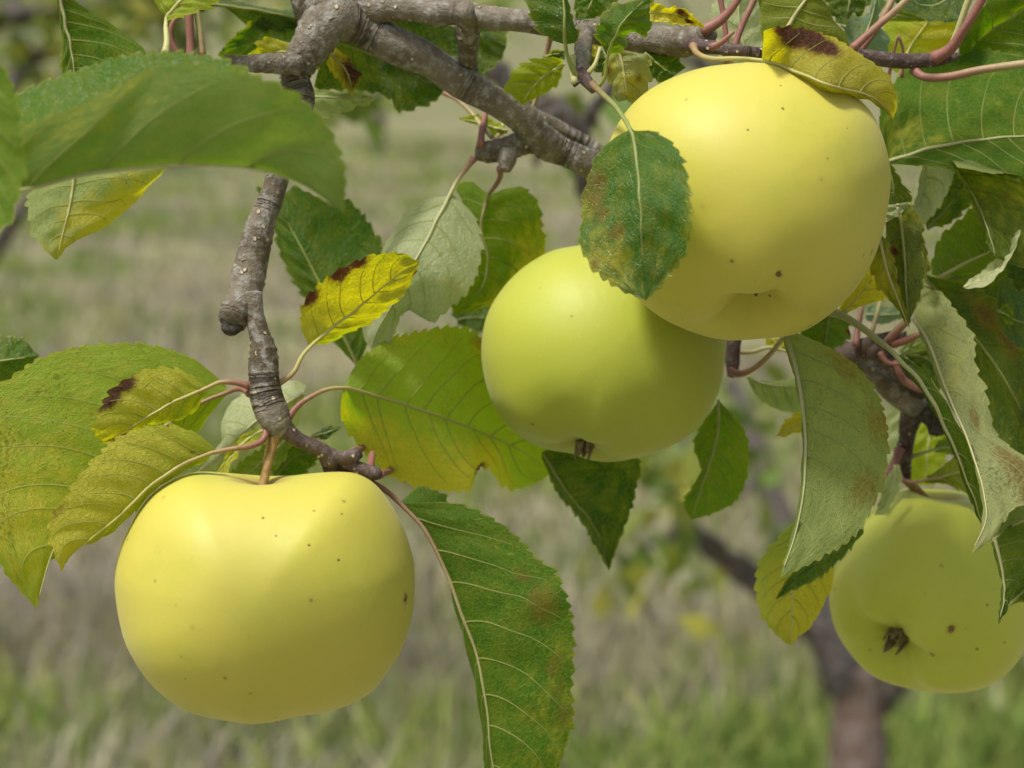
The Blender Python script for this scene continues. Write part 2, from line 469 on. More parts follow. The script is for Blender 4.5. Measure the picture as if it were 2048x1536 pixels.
def make_grass():
    m, nt, out = new_mat("meadow_grass"); b = NB(nt)
    col = b.attr("tint", 0)
    p = b.pbsdf(col, .6, .25)
    tr = b.n("ShaderNodeBsdfTranslucent"); b.link(col, tr.inputs["Color"])
    mx = b.n("ShaderNodeMixShader"); mx.inputs[0].default_value = .3
    b.link(p.outputs[0], mx.inputs[1]); b.link(tr.outputs[0], mx.inputs[2]); b.link(mx.outputs[0], out.inputs[0])
    rng = np.random.RandomState(5)
    nc, per = 6500, 26
    cy = 3.5 + (rng.rand(nc) ** 2.1) * 34
    cx = (rng.rand(nc) * 2 - 1) * (.30 * cy + .7)
    g = gnoise(cx, cy, 11, 1.6) + .5 * gnoise(cx, cy, 12, 5.0) + np.clip((4.9 - cy) * .8, 0, .55) + .30 * np.clip((cy - 5.5) / 2.5, 0, 1) + rng.normal(0, .35, nc)
    cg = np.clip((g - .10) * 2.0, 0, 1)
    ch = np.where(cg > .5, rng.uniform(.07, .19, nc), rng.uniform(.03, .20, nc))
    cr = rng.uniform(.04, .17, nc) * (1 + .03 * cy)
    cc = rng.rand(nc)
    n = nc * per
    idx = np.repeat(np.arange(nc), per)
    x = cx[idx] + rng.normal(0, 1, n) * cr[idx]; y = cy[idx] + rng.normal(0, 1, n) * cr[idx]
    green = np.clip(cg[idx] + rng.normal(0, .12, n), 0, 1)
    h = ch[idx] * rng.uniform(.5, 1.25, n)
    w = rng.uniform(.0028, .0065, n) * (1 + .06 * y)
    a = rng.rand(n) * 6.283; lean = rng.uniform(.05, .8, n) * h; la = rng.rand(n) * 6.283
    dx, dy = np.cos(a) * w, np.sin(a) * w
    lx, ly = np.cos(la) * lean, np.sin(la) * lean
    z0 = -.02 + 0.035 * gnoise(x, y, 3, 1.3) * np.clip((25 - y) / 20, 0, 1)
    V = np.stack([
        np.stack([x - dx, y - dy, z0], 1), np.stack([x + dx, y + dy, z0], 1),
        np.stack([x + lx * .35 + dx * .8, y + ly * .35 + dy * .8, z0 + h * .6], 1),
        np.stack([x + lx * .35 - dx * .8, y + ly * .35 - dy * .8, z0 + h * .6], 1),
        np.stack([x + lx, y + ly, z0 + h * .97], 1)], 1).reshape(-1, 3)
    base = np.arange(n) * 5
    q = np.stack([base, base + 1, base + 2, base + 3], 1); t = np.stack([base + 3, base + 2, base + 4], 1)
    me = bpy.data.meshes.new("grass")
    me.vertices.add(len(V)); me.vertices.foreach_set("co", V.ravel().astype(np.float32))
    loops = np.concatenate([q.ravel(), t.ravel()])
    me.loops.add(len(loops)); me.loops.foreach_set("vertex_index", loops.astype(np.int32))
    me.polygons.add(2 * n)
    me.polygons.foreach_set("loop_start", np.concatenate([np.arange(n) * 4, 4 * n + np.arange(n) * 3]).astype(np.int32))
    me.update(calc_edges=True)
    dry = np.array((.48, .43, .25)); grey = np.array((.37, .335, .31)); gr = np.array((.13, .235, .045)); gr2 = np.array((.36, .40, .085))
    u = cc[idx][:, None]; cdry = dry * u + grey * (1 - u); cgr = gr * u + gr2 * (1 - u)
    c = cdry * (1 - green[:, None]) + cgr * green[:, None]
    c = c * rng.uniform(.82, 1.12, (n, 1))
    c = np.concatenate([c, np.ones((n, 1))], 1)
    at = me.attributes.new("tint", 'FLOAT_COLOR', 'POINT')
    at.data.foreach_set("color", np.repeat(c, 5, 0).astype(np.float32).ravel())
    me.materials.append(m)
    o = bpy.data.objects.new("grass", me); COL.objects.link(o)
    o["kind"] = "stuff"; o["label"] = "tufts of dry straw and green grass across the orchard floor"
make_grass()

BGBARK = make_bark("old_bark", (.055, .045, .040), (.095, .080, .070), (.19, .175, .165), .12, .2, 0.0)
REDBARK = make_bark("reddish_bark", (.085, .055, .042), (.15, .10, .075), (.26, .23, .22), .12, .1, 0.0)
def make_crown_mat():
    m, nt, out = new_mat("far_foliage"); b = NB(nt)
    col = b.attr("tint", 0)
    p = b.pbsdf(col, .5, .4)
    tr = b.n("ShaderNodeBsdfTranslucent"); b.link(b.mix(.5, col, (.30, .36, .03, 1)), tr.inputs["Color"])
    mx = b.n("ShaderNodeMixShader"); mx.inputs[0].default_value = .4
    b.link(p.outputs[0], mx.inputs[1]); b.link(tr.outputs[0], mx.inputs[2]); b.link(mx.outputs[0], out.inputs[0])
    return m
FAR = make_crown_mat()

def crown_geo(centres, n_each, spread, size, rng, pal):
    """folded leaf faces spread round the given points"""
    V, F, T = [], [], []
    for c in centres:
        for _ in range(n_each):
            p = np.asarray(c) + rng.normal(0, 1, 3) * spread
            d = rng.normal(0, 1, 3); d[2] = -abs(d[2]) * .6; d /= np.linalg.norm(d)
            s = np.cross(d, rng.normal(0, 1, 3)); s /= np.linalg.norm(s) + 1e-9
            nn = np.cross(d, s)
            L = size * rng.uniform(.7, 1.25); w = L * .3
            i = len(V)
            V += [p, p + d * L * .5 + s * w + nn * w * .4, p + d * L, p + d * L * .5 - s * w + nn * w * .4, p + d * L * .5]
            F += [(i, i + 1, i + 4), (i + 1, i + 2, i + 4), (i + 2, i + 3, i + 4), (i + 3, i, i + 4)]
            k = pal[rng.randint(len(pal))] * rng.uniform(.7, 1.3)
            T += [(k[0], k[1], k[2], 1)] * 5
    return np.array(V), F, np.array(T)

PAL = [np.array(c) for c in ((.07, .13, .025), (.10, .17, .03), (.16, .20, .035), (.30, .29, .05), (.22, .25, .05))]

def limb_px(pts, d, r, seg=8, seed=0, n=28, lump=.25):
    """limb from photo pixels at distance d (scalar or list), half width r in pixels"""
    p = P(pts); dd = lerp_list(d, len(p))
    C = catmull(W(p[:, 0], p[:, 1], dd), n)
    R = lerp_list(r, n) * KPX * lerp_list(d, n)
    return tube_geo(C, R, seg, lump, seed)

def make_near_tree():
    foot = W(1722, 1700, 3.25)
    foot[2] = 0
    t = empty("apple_tree", tuple(foot), "young blurred apple tree with reddish trunk behind the right hand apple", "tree")
    D = 3.25
    V, F, A = limb_px("1722,1830 1720,1700 1718,1560 1716,1450 1718,1375 1722,1340", D, [84, 72, 64, 58, 56, 46], 14, 1, 40, .10)
    mesh_obj("trunk", V, F, REDBARK, t, attrs={"along": ('FLOAT', A)}, loc=tuple(foot))
    limbs = [
        ("1700,1380 1665,1290 1600,1225 1510,1160 1430,1100 1370,1045 1352,990 1350,930 1362,880", [D, D, D - .1], [46, 26, 17, 16, 17, 18, 12]),
        ("1690,1370 1660,1270 1610,1160 1565,1050 1525,930 1490,830 1460,760", [D, D + .2], [46, 30, 24, 20, 18, 15]),
        ("1745,1390 1790,1330 1860,1240 1960,1120 2060,1000", [D, D + .3], [52, 42, 34, 28]),
        ("1362,1040 1340,1075 1290,1090", [D - .1], [12, 8]),
        ("1530,940 1480,985 1430,975", [D + .1], [10, 6]),
    ]
    for i, (p, d, r) in enumerate(limbs):
        V, F, A = limb_px(p, d, r, 10, 4 + i, 40, .12)
        mesh_obj("limb", V, F, BGBARK, t, attrs={"along": ('FLOAT', A)}, loc=tuple(foot))
    rng = np.random.RandomState(8)
    cs = []
    for (x, y, k) in ((1300, 1120, 4), (1250, 1160, 3), (1400, 960, 3), (1345, 890, 5), (1420, 1035, 3), (1360, 1120, 2),
                      (1500, 850, 2), (1440, 800, 4), (1545, 960, 2), (1310, 930, 3), (1560, 990, 2), (1480, 780, 3)):
        for _ in range(k):
            cs.append(W(x + rng.normal(0, 26), y + rng.normal(0, 26), D - .1 + rng.normal(0, .12)))
    V, F, T = crown_geo(cs, 2, .03, .075, rng, PAL)
    mesh_obj("crown", V, F, FAR, t, attrs={"tint": ('FLOAT_COLOR', T)}, loc=tuple(foot))
    return t
make_near_tree()

def make_far_tree(px, d, height, cr, nl, seed, label, lean=0.0):
    rng = np.random.RandomState(seed)
    g = W(px, 768, d); foot = np.array((g[0], g[1], 0.0))
    t = empty("apple_tree", tuple(foot), label, "tree", "orchard trees far behind")
    fork = foot + np.array((lean * .3, 0, height * .33))
    C = catmull(np.array([foot + (0, 0, -.1), foot + (lean * .1, 0, height * .15), fork]), 14)
    V, F, A = tube_geo(C, np.linspace(.10, .075, 14), 10, .3, seed)
    mesh_obj("trunk", V, F, BGBARK, t, attrs={"along": ('FLOAT', A)}, loc=tuple(foot))
    cs = []
    for i in range(7):
        a = i * 2.4 + rng.rand(); e = rng.uniform(.35, 1.0)
        tip = fork + np.array((math.cos(a) * cr * (1.15 - .5 * e) + lean, math.sin(a) * cr * (1.15 - .5 * e), height * .62 * e))
        mid = (fork + tip) / 2 + np.array((0, 0, .12 * cr)) + rng.normal(0, .06, 3)
        C = catmull(np.array([fork, mid, tip]), 18)
        V, F, A = tube_geo(C, np.linspace(.055, .012, 18), 7, .3, seed + i)
        mesh_obj("limb", V, F, BGBARK, t, attrs={"along": ('FLOAT', A)}, loc=tuple(foot))
        for k in range(5, 18):
            if rng.rand() < .8:
                cs.append(C[k] + rng.normal(0, .16, 3))
    per = max(1, nl // len(cs))
    V, F, T = crown_geo(cs, per, .17, .085, rng, PAL)
    mesh_obj("crown", V, F, FAR, t, attrs={"tint": ('FLOAT_COLOR', T)}, loc=tuple(foot))
for a in ((300, 27.0, 3.4, 1.7, 900, 22, "farthest blurred orchard tree, behind the pink leaf stalks at top left", 0),
          (760, 31.0, 3.4, 1.8, 900, 23, "farthest blurred orchard tree, showing above the silvery leaf below the spur", .2),
          (1420, 24.0, 3.6, 1.7, 900, 24, "farthest blurred orchard tree, above the largest apple", 0)):
    make_far_tree(*a)

def make_side_tree():
    D = 4.6
    g = W(-620, 768, D); foot = np.array((g[0], g[1], 0.0))
    t = empty("apple_tree", tuple(foot), "blurred apple tree whose leafy limbs reach in across the top left corner", "tree")
    V, F, A = tube_geo(catmull(np.array([foot + (0, 0, -.1), foot + (.03, 0, .6), foot + (.02, .05, 1.2)]), 20), np.linspace(.11, .085, 20), 12, .4, 3)
    mesh_obj("trunk", V, F, BGBARK, t, attrs={"along": ('FLOAT', A)}, loc=tuple(foot))
    rng = np.random.RandomState(77)
    cs = []
    for i, (p, r) in enumerate((("-620,620 -420,420 -200,290 -20,210 60,120 150,60 260,-60", [45, 30, 22, 16, 12, 9]),
                                ("-620,560 -380,200 -100,60 150,20 245,40 250,-90", [42, 26, 18, 14, 12]),
                                ("-610,600 -500,300 -250,-80 -50,-160", [40, 22, 14]),
                                ("-40,560 10,470 60,400 110,345 170,300", [15, 15, 12, 9]),
                                ("150,20 350,-10 600,-60 900,-90", [12, 9, 6]))):
        V, F, A = limb_px(p, [D, D - .15, D + .1], r, 9, 60 + i, 40, .4)
        mesh_obj("limb", V, F, BGBARK, t, attrs={"along": ('FLOAT', A)}, loc=tuple(foot))
    for (x0, x1, y0, y1, k) in ((-60, 260, -40, 130, 62), (-80, 120, 120, 320, 18), (240, 560, -60, 60, 34), (560, 1060, -60, 30, 24), (180, 330, 60, 160, 10)):
        for _ in range(k):
            cs.append(W(rng.uniform(x0, x1), rng.uniform(y0, y1), D + rng.normal(0, .25)))
    V, F, T = crown_geo(cs, 3, .045, .075, rng, PAL)
    mesh_obj("crown", V, F, FAR, t, attrs={"tint": ('FLOAT_COLOR', T)}, loc=tuple(foot))
make_side_tree()

def make_back_bough():
    o = empty("apple_branch", tuple(W(1130, 60, 1.5)), "blurred bare grey branch hanging behind the two parallel twigs", "branch")
    L = tuple(W(1130, 60, 1.5))
    for i, (p, r) in enumerate((("930,60 985,140 1050,190 1110,225 1140,262 1165,330 1200,420", [17, 22, 30, 34, 26, 22]),
                                ("1240,130 1215,185 1190,215 1165,262 1140,300", [10, 13, 15, 18]),
                                ("1110,225 1085,260 1070,330", [16, 10, 6]))):
        V, F, A = limb_px(p, [1.5, 1.55], r, 10, 40 + i, 30, .4)
        mesh_obj("limb" if i == 0 else "twig", V, F, BGBARK, o, attrs={"along": ('FLOAT', A)}, loc=L)
    rng = np.random.RandomState(3)
    cs = [W(x, y, 1.6) for x, y in ((720, 205), (740, 235), (640, 225), (1105, 245), (1230, 150), (1000, 130), (1150, 160))]
    V, F, T = crown_geo(cs, 2, .012, .05, rng, PAL[:3])
    mesh_obj("foliage", V, F, FAR, o, attrs={"tint": ('FLOAT_COLOR', T)}, loc=L)
make_back_bough()

# ------------------------------------------------------------------ the bough in front: wood
Z0 = 0.600
ROOT = tuple(W(660, 45, Z0 + .02))
bough = empty("apple_branch", ROOT, "lichen-grey apple branch with serrated green and yellowing leaves, four apples hanging from it", "branch")

def wood(name, pts, z, r, mat=None, lump=.07, seed=0, seg=18, nodes=(), dens=1.0):
    """piece of wood: pixels, depth offsets in mm, half widths in px, nodes = (t, swell) knots"""
    p = P(pts); zz = Z0 + lerp_list(z, len(p)) / 1000
    w = W(p[:, 0], p[:, 1], zz)
    L = np.linalg.norm(np.diff(w, axis=0), axis=1).sum()
    n = max(14, int(L / .0009 * dens))
    C = catmull(w, n)
    rng = np.random.RandomState(seed + 100)
    t = np.linspace(0, 1, n)
    C = C + np.stack([sum(rng.normal(0, .0004) * np.sin(t * f * L * 60 + rng.rand() * 6) for f in (1, 2, 3.3)) for _ in range(3)], 1)
    if len(r) == len(p):
        al = np.concatenate([[0], np.cumsum(np.linalg.norm(np.diff(w, axis=0), axis=1))])
        R = np.interp(np.linspace(0, al[-1], n), al, r)
    else:
        R = lerp_list(r, n)
    R = R * KPX * np.mean(zz)
    for (tt, sw) in nodes:
        R = R * (1 + .7 * sw * np.exp(-((t - tt) * L / .0035) ** 2))
        ring = np.sin((t - tt) * L * 4200) * np.exp(-((t - tt) * L / .004) ** 2)
        R = R * (1 + .05 * ring)
    V, F, A = tube_geo(C, R, seg, lump, seed)
    return mesh_obj(name, V, F, mat or BARK, bough, attrs={"along": ('FLOAT', A)}, loc=ROOT)

wood("limb", "540,-90 600,-35 655,12 720,22 800,18 900,24 1000,36 1080,46 1170,60 1250,74 1330,84 1395,80 1415,66", [30, 25, 20, 18, 12, 5, 0],
     [36, 36, 34, 30, 26, 25, 23, 22, 22, 27, 29, 28, 22], seed=1, nodes=((.42, .12), (.55, .10), (.86, .16), (.93, .1)))
wood("limb", "600,-60 640,10 668,40 720,55 790,82 860,118 930,165 1000,212 1045,245 1085,280 1130,302 1190,338 1260,380 1400,480 1560,610 1650,672 1700,715 1760,758 1810,800 1850,822",
     [25, 20, 20, 25, 32, 45, 60, 62, 66, 70], [44, 46, 46, 40, 36, 33, 31, 30, 30, 30, 28, 27, 26, 24, 24, 23, 23, 24, 27, 28], seed=2,
     nodes=((.05, .1), (.355, .16), (.385, .14), (.93, .1)))
wood("fork", "690,20 655,50 632,88 606,122 590,150 598,195 585,250 560,320 542,380 528,430 516,480 500,540 484,590 470,625 466,642", [18, 16, 12, 8, 4, 2],
     [44, 44, 38, 34, 32, 29, 27, 25, 23, 26, 29, 32, 34, 33, 28], seed=3, nodes=((.12, .08), (.19, .12), (.66, .12), (.74, .12), (.86, .06)))
wood("limb", "1000,195 1060,226 1120,258 1190,300 1270,345 1340,400", [55, 62, 68, 75], [16, 17, 17, 17, 16], seed=4)
wood("twig", "504,585 510,630 520,675 526,705 528,745 534,790 546,825 560,850 572,862", [2, 0, 0, 0], [22, 19, 20, 23, 29, 33, 34, 28, 19], seed=5,
     nodes=((.38, .12), (.45, .14), (.5, .1), (.95, .05)))
wood("spur", "600,138 560,135 520,131 485,128 450,120", [8, 6, 4], [20, 19, 16, 13, 11], seed=6, nodes=((.3, .15), (.55, .15), (.8, .15)))
wood("spur", "935,20 934,60 936,100 938,140", [8, 20, 35], [19, 21, 22, 20], seed=7, nodes=((.4, .1),))
wood("spur", "1085,290 1050,292 1010,300 975,303 953,300", [45, 42, 40], [26, 24, 23, 21, 17], seed=8, nodes=((.45, .1), (.85, .1)))
wood("spur", "1010,305 1006,325 1004,342", [36, 34], [19, 17, 11], seed=9)
wood("spur", "1168,62 1162,95 1158,130 1157,158", [3, -4, -8], [19, 17, 16, 15], seed=10, nodes=((.35, .12), (.75, .15)))
wood("spur", "1160,140 1178,158 1192,178", [-8, -10], [14, 13, 8], YOUNG, seed=11)
wood("twig", "1372,84 1400,92 1440,97 1480,102 1522,107 1600,112 1680,112 1750,115 1810,121 1870,120 1893,117", [-2, -8, -6, 0, 6, 6], [17, 15, 13, 12, 12, 12, 13, 15, 16, 15, 11], YOUNG, seed=12)
wood("bud", "1885,117 1900,115 1915,111 1922,109", [6, 5], [10, 10, 7, 2], YOUNG, seed=13)
wood("twig", "566,852 592,874 620,888 645,902 660,925 664,955", [0, 3, 8], [18, 16, 15, 16, 18, 12], YOUNG, seed=14, nodes=((.55, .08),))
wood("twig", "650,903 675,913 700,909 715,900", [6, 8], [12, 13, 14, 11], YOUNG, seed=15)
wood("twig", "672,915 700,928 730,940 752,947 765,948", [8, 8], [12, 13, 14, 15, 11], YOUNG, seed=16)
wood("twig", "1640,690 1690,705 1735,696 1775,682 1798,672", [58, 52, 50], [20, 22, 22, 17, 12], YOUNG, seed=17, nodes=((.7, .1),))
wood("twig", "1740,700 1775,722 1810,750 1850,790", [52, 54, 60], [17, 18, 17, 16], YOUNG, seed=18)
wood("spur", "1832,812 1822,845 1815,885 1808,925 1806,958", [70, 74, 78], [22, 19, 16, 13, 12], YOUNG, seed=19, nodes=((.15, .14),))
wood("spur", "1852,815 1872,845 1876,872", [68, 66], [24, 17, 11], DEAD, seed=20, lump=.6)
wood("spur", "1815,888 1800,898", [76, 74], [12, 9], YOUNG, seed=21)
wood("spur", "1478,640 1468,690 1462,725 1458,750", [62, 60], [18, 16, 15, 10], YOUNG, seed=22)
wood("broken_end", "475,622 466,640 460,652 452,657", [3, 1], [26, 27, 20, 9], DEAD, seed=23, lump=.9)
wood("broken_end", "1158,152 1152,163 1146,170", [-8, -9], [13, 12, 5], DEAD, seed=24, lump=.9)
wood("bud_scale", "1800,676 1808,668 1812,662", [50, 49], [9, 6, 2], BARK, seed=25)

# ------------------------------------------------------------------ leaves
LEAF_N = [0]
def lf(side, curves, stalk=None, col=(.075, .15, .018), pale=.5, yel=(), brn=(), spk=.3, ye=0.0, cup=.08, nv=7, mid=1,
       red=.35, rs=1.0, wave=.5, tooth=1.6, label=None, vb=0.0, ref=None):
    LEAF_N[0] += 1
    seed = LEAF_N[0]
    rng = np.random.RandomState(seed * 7 + 1)
    ws = []
    for (pts, z) in curves:
        p = P(pts)
        ws.append(W(p[:, 0], p[:, 1], Z0 + lerp_list(z, len(p)) / 1000))
    Lm = np.linalg.norm(np.diff(ws[mid], axis=0), axis=1).sum()
    n = int(np.clip(Lm / .00065, 36, 190))
    Cs = [catmull(w, n) for w in ws]
    K = len(Cs)
    m = 9
    cols, vs = [], []
    for k in range(K - 1):
        a, b_ = Cs[k], Cs[k + 1]
        for j in range(m + (1 if k == K - 2 else 0)):
            t = j / m
            if K > 3:
                p0 = Cs[k - 1] if k > 0 else 2 * a - b_
                p3 = Cs[k + 2] if k + 2 < K else 2 * b_ - a
                q = .5 * (2 * a + (b_ - p0) * t + (2 * p0 - 5 * a + 4 * b_ - p3) * t * t + (3 * a - p0 - 3 * b_ + p3) * t ** 3)
            else:
                q = a * (1 - t) + b_ * t
            cols.append(q)
            x = k + t
            vs.append((x - mid) / mid if x < mid else (x - mid) / (K - 1 - mid))
    G = np.stack(cols, 1)                     # n, c, 3
    vs = np.array(vs); u = np.linspace(0, 1, n); c = len(vs)
    def normals(G):
        du = np.gradient(G, axis=0); dv = np.gradient(G, axis=1)
        N = np.cross(du, dv); return N / (np.linalg.norm(N, axis=2)[..., None] + 1e-12)
    N = normals(G)
    # which face looks at the camera: judged on the half that shows largest
    d1 = G[1:, 1:] - G[:-1, :-1]; d2 = G[1:, :-1] - G[:-1, 1:]
    ar = np.einsum('ijk,ijk->ij', np.cross(d1, d2), CAMP - G[:-1, :-1])
    half = vs[:-1] < 0
    s0, s1 = ar[:, half].sum(), ar[:, ~half].sum()
    s = s0 if (abs(s0) > abs(s1) if ref is None else ref == 0) else s1
    # cross(d1, d2) runs against cross(du, dv); flip marks that N must be turned to be the upper side
    facing = -s > 0
    flip = facing != (side == 't')
    if flip:
        N = -N
    wl = np.linalg.norm(Cs[0] - Cs[mid], axis=1); wr = np.linalg.norm(Cs[-1] - Cs[mid], axis=1)
    hw = np.where(vs[None, :] < 0, wl[:, None], wr[:, None])
    av = np.abs(vs)[None, :]
    D = cup * 4 * av * (1 - av) * hw * -1.0
    U = u[:, None] * np.ones((1, c))
    q = np.cos(2 * math.pi * nv * (U - .17 * av ** 1.3 - .04)) * np.sin(math.pi * np.clip(av, 0, 1)) * .00042
    D = D - q
    for _ in range(5):
        f = rng.uniform(4, 17); ph = rng.rand(2) * 6.28
        D = D + wave * .00045 * av * np.sin(f * U + ph[0] + 1.5 * vs[None, :]) * np.cos(ph[1] + 2.2 * vs[None, :])
    for _ in range(6):
        f1, f2 = rng.uniform(14, 40), rng.uniform(4, 9); ph = rng.rand(2) * 6.28
        D = D + .00012 * np.sin(f1 * U + ph[0]) * np.sin(f2 * vs[None, :] + ph[1])
    taper = np.clip(np.sin(math.pi * np.clip(u * .96 + .02, 0, 1)) * 3, 0, 1)[:, None]
    G = G + N * (D * taper)[..., None]
    # teeth
    for e, nb in ((0, 1), (c - 1, c - 2)):
        out = G[:, e] - G[:, nb]
        out = out / (np.linalg.norm(out, axis=1)[:, None] + 1e-9)
        seg_ = np.linalg.norm(np.diff(G[:, e], axis=0), axis=1)
        arc = np.concatenate([[0], np.cumsum(seg_)])
        pos, x = [0.0], 0.0
        while x < arc[-1] + .01:
            x += .0040 * rng.uniform(.65, 1.4); pos.append(x)
        pos = np.array(pos)
        i = np.searchsorted(pos, arc, 'right') - 1
        t = (arc - pos[i]) / (pos[i + 1] - pos[i])
        prof = np.where(t < .8, (t / .8) ** .8, (1 - t) / .2)
        ampl = tooth * .001 * (.6 + .7 * rng.rand(len(pos)))[i] * np.clip(u * 9 - .5, 0, 1) * np.clip((1 - u) * 14, 0, 1)
        tan = np.gradient(G[:, e], axis=0); tan /= np.linalg.norm(tan, axis=1)[:, None] + 1e-12
        lim = np.minimum(ampl, np.linalg.norm(G[:, e] - G[:, (c // 2)], axis=1) * .35)
        G[:, e] = G[:, e] + out * ((prof - .35) * lim)[:, None] + tan * (prof * lim * .5)[:, None]
    V = G.reshape(-1, 3)
    F = []
    for i in range(n - 1):
        for j in range(c - 1):
            a = i * c + j
            f = (a, a + c, a + c + 1, a + 1)
            F.append(f[::-1] if flip else f)
    vv = vs[None, :] * np.ones((n, 1))
    lpos = np.stack([U * Lm * 1000, vv * hw.max() * 1000, np.full_like(U, seed * 37.7)], -1)
    def blobs(L):
        a = np.zeros_like(U)
        for (bu, bv, r, k) in L:
            d = np.sqrt((U - bu) ** 2 + ((vv - bv) * .33) ** 2) / r
            a = np.maximum(a, k * np.clip(1.25 - d * .75, 0, 1))
        return a
    Y = np.clip(blobs(yel) + ye * av ** 2 * np.ones_like(U), 0, 1.3)
    Bn = blobs(brn)
    base = tuple(Cs[mid][0])
    o = mesh_obj("leaf", V, F, LEAF, bough, attrs={
        "leaf_pos": ('FLOAT_VECTOR', lpos), "yellowing": ('FLOAT', Y), "browning": ('FLOAT', Bn),
        "edge_dist": ('FLOAT', (1 - av) * hw * 1000), "speckle": ('FLOAT', np.full(n * c, spk))}, loc=base)
    o.color = (col[0], col[1], col[2], pale)
    if label:
        o["label"] = label
    # midrib and stalk, one tapering rib on the under side
    M = G[:, [k for k in range(c) if abs(vs[k]) < 1e-9][0]] - N[:, mid * m] * .00022
    cut = max(4, int(n * .97))
    rib = M[:cut]
    under = side == 'u'
    if stalk:
        p = P(stalk[0]); sw = W(p[:, 0], p[:, 1], Z0 + lerp_list(stalk[1], len(p)) / 1000)
        Ls = np.linalg.norm(np.diff(np.vstack([sw, rib[:1]]), axis=0), axis=1).sum()
        ns = max(8, int(Ls / .0015))
        S = catmull(np.vstack([sw, rib[:1], rib[3:4]]), ns + 4)[:ns]
        C = np.vstack([S, rib[2::2]])
        R = np.concatenate([np.linspace(rs * .95, rs * .60, ns) * (1 + .35 * np.exp(-np.linspace(0, Ls, ns) / .0025)), np.linspace(rs * .56, .12, len(rib[2::2])) ** 1.0]) * .001
        rd = np.concatenate([np.linspace(red + .55, red + .05, ns), np.linspace(red, red - .7, len(rib[2::2]))])
    else:
        C = rib[::2]; R = np.linspace(rs * .56, .12, len(C)) * .001; rd = np.linspace(red, red - .7, len(C))
    V2, F2, A2 = tube_geo(C, R, 8, .05, seed)
    rdv = np.concatenate([np.repeat(rd, 8), [rd[0], rd[-1]]])
    st = mesh_obj("leaf_stalk" if stalk else "midrib", V2, F2, STALK, o, attrs={"redness": ('FLOAT', rdv)}, loc=base)
    pc = np.array((.42, .42, .17)) if under else np.array((.30, .33, .08))
    vc = pc * (.92 if under else .72) + np.array(col) * (.3 if under else .45)
    if under:
        vc = vc * (1 - .25 * pale) + np.array((.55, .55, .40)) * .25 * pale
    if len(yel) and max(q[3] for q in yel) > .75:
        vc = vc * .6 + np.array((.46, .43, .10)) * .4
    vc = vc * (1 + vb)
    st.color = (vc[0] * .85, vc[1] * .82, vc[2] * .85, 1)
    # side veins
    parts = []
    for sgn, wid in ((-1, wl), (1, wr)):
        if wid.max() < .003 or nv == 0:
            continue
        for k in range(nv):
            u0 = .05 + (k + .35 * rng.rand()) / nv * .80
            du_ = .17 + .05 * rng.rand()
            t = np.linspace(0, 1, 16)
            uu = np.clip(u0 + du_ * t ** 1.35, 0, .985); v_ = sgn * t * .90
            ii = uu * (n - 1); jj = np.interp(v_, vs, np.arange(c))
            i0 = np.clip(ii.astype(int), 0, n - 2); j0 = np.clip(jj.astype(int), 0, c - 2)
            fi = (ii - i0)[:, None]; fj = (jj - j0)[:, None]
            pt = (G[i0, j0] * (1 - fi) * (1 - fj) + G[i0 + 1, j0] * fi * (1 - fj) + G[i0, j0 + 1] * (1 - fi) * fj + G[i0 + 1, j0 + 1] * fi * fj)
            nn = N[i0, j0]
            rr = np.linspace(.22 if under else .17, .06, 16) * .001 * min(1.0, wid.max() / .011)
            Vp, Fp, _ = tube_geo(pt - nn * (rr * .35)[:, None], rr, 5, 0, 0, cap=False)
            parts.append((Vp, Fp))
    if parts:
        V3, F3 = join(parts)
        sv = mesh_obj("side_veins", V3, F3, VEIN, o, loc=base)
        sv.color = (vc[0] * .9, vc[1] * .95, vc[2] * .8, 1)
    return o

STALK_N = [0]
def stalk_only(pts, z, r, red=.8, col=(.40, .38, .16)):
    """leaf stalk whose blade is out of the picture or hidden"""
    p = P(pts); w = W(p[:, 0], p[:, 1], Z0 + lerp_list(z, len(p)) / 1000)
    L = np.linalg.norm(np.diff(w, axis=0), axis=1).sum()
    n = max(8, int(L / .0012))
    C = catmull(w, n); R = lerp_list(r, n) * KPX * Z0 * .86
    R = R * (1 + .35 * np.exp(-np.linspace(0, L, n) / .0025))
    STALK_N[0] += 1
    V, F, A = tube_geo(C, R, 10, .08, STALK_N[0])
    rd = np.linspace(red + .2, red - .25, n)
    o = mesh_obj("leaf_stalk", V, F, STALK, bough, attrs={"redness": ('FLOAT', np.concatenate([np.repeat(rd, 10), [rd[0], rd[-1]]]))}, loc=tuple(w[0]))
    o.color = (*col, 1)
    return o

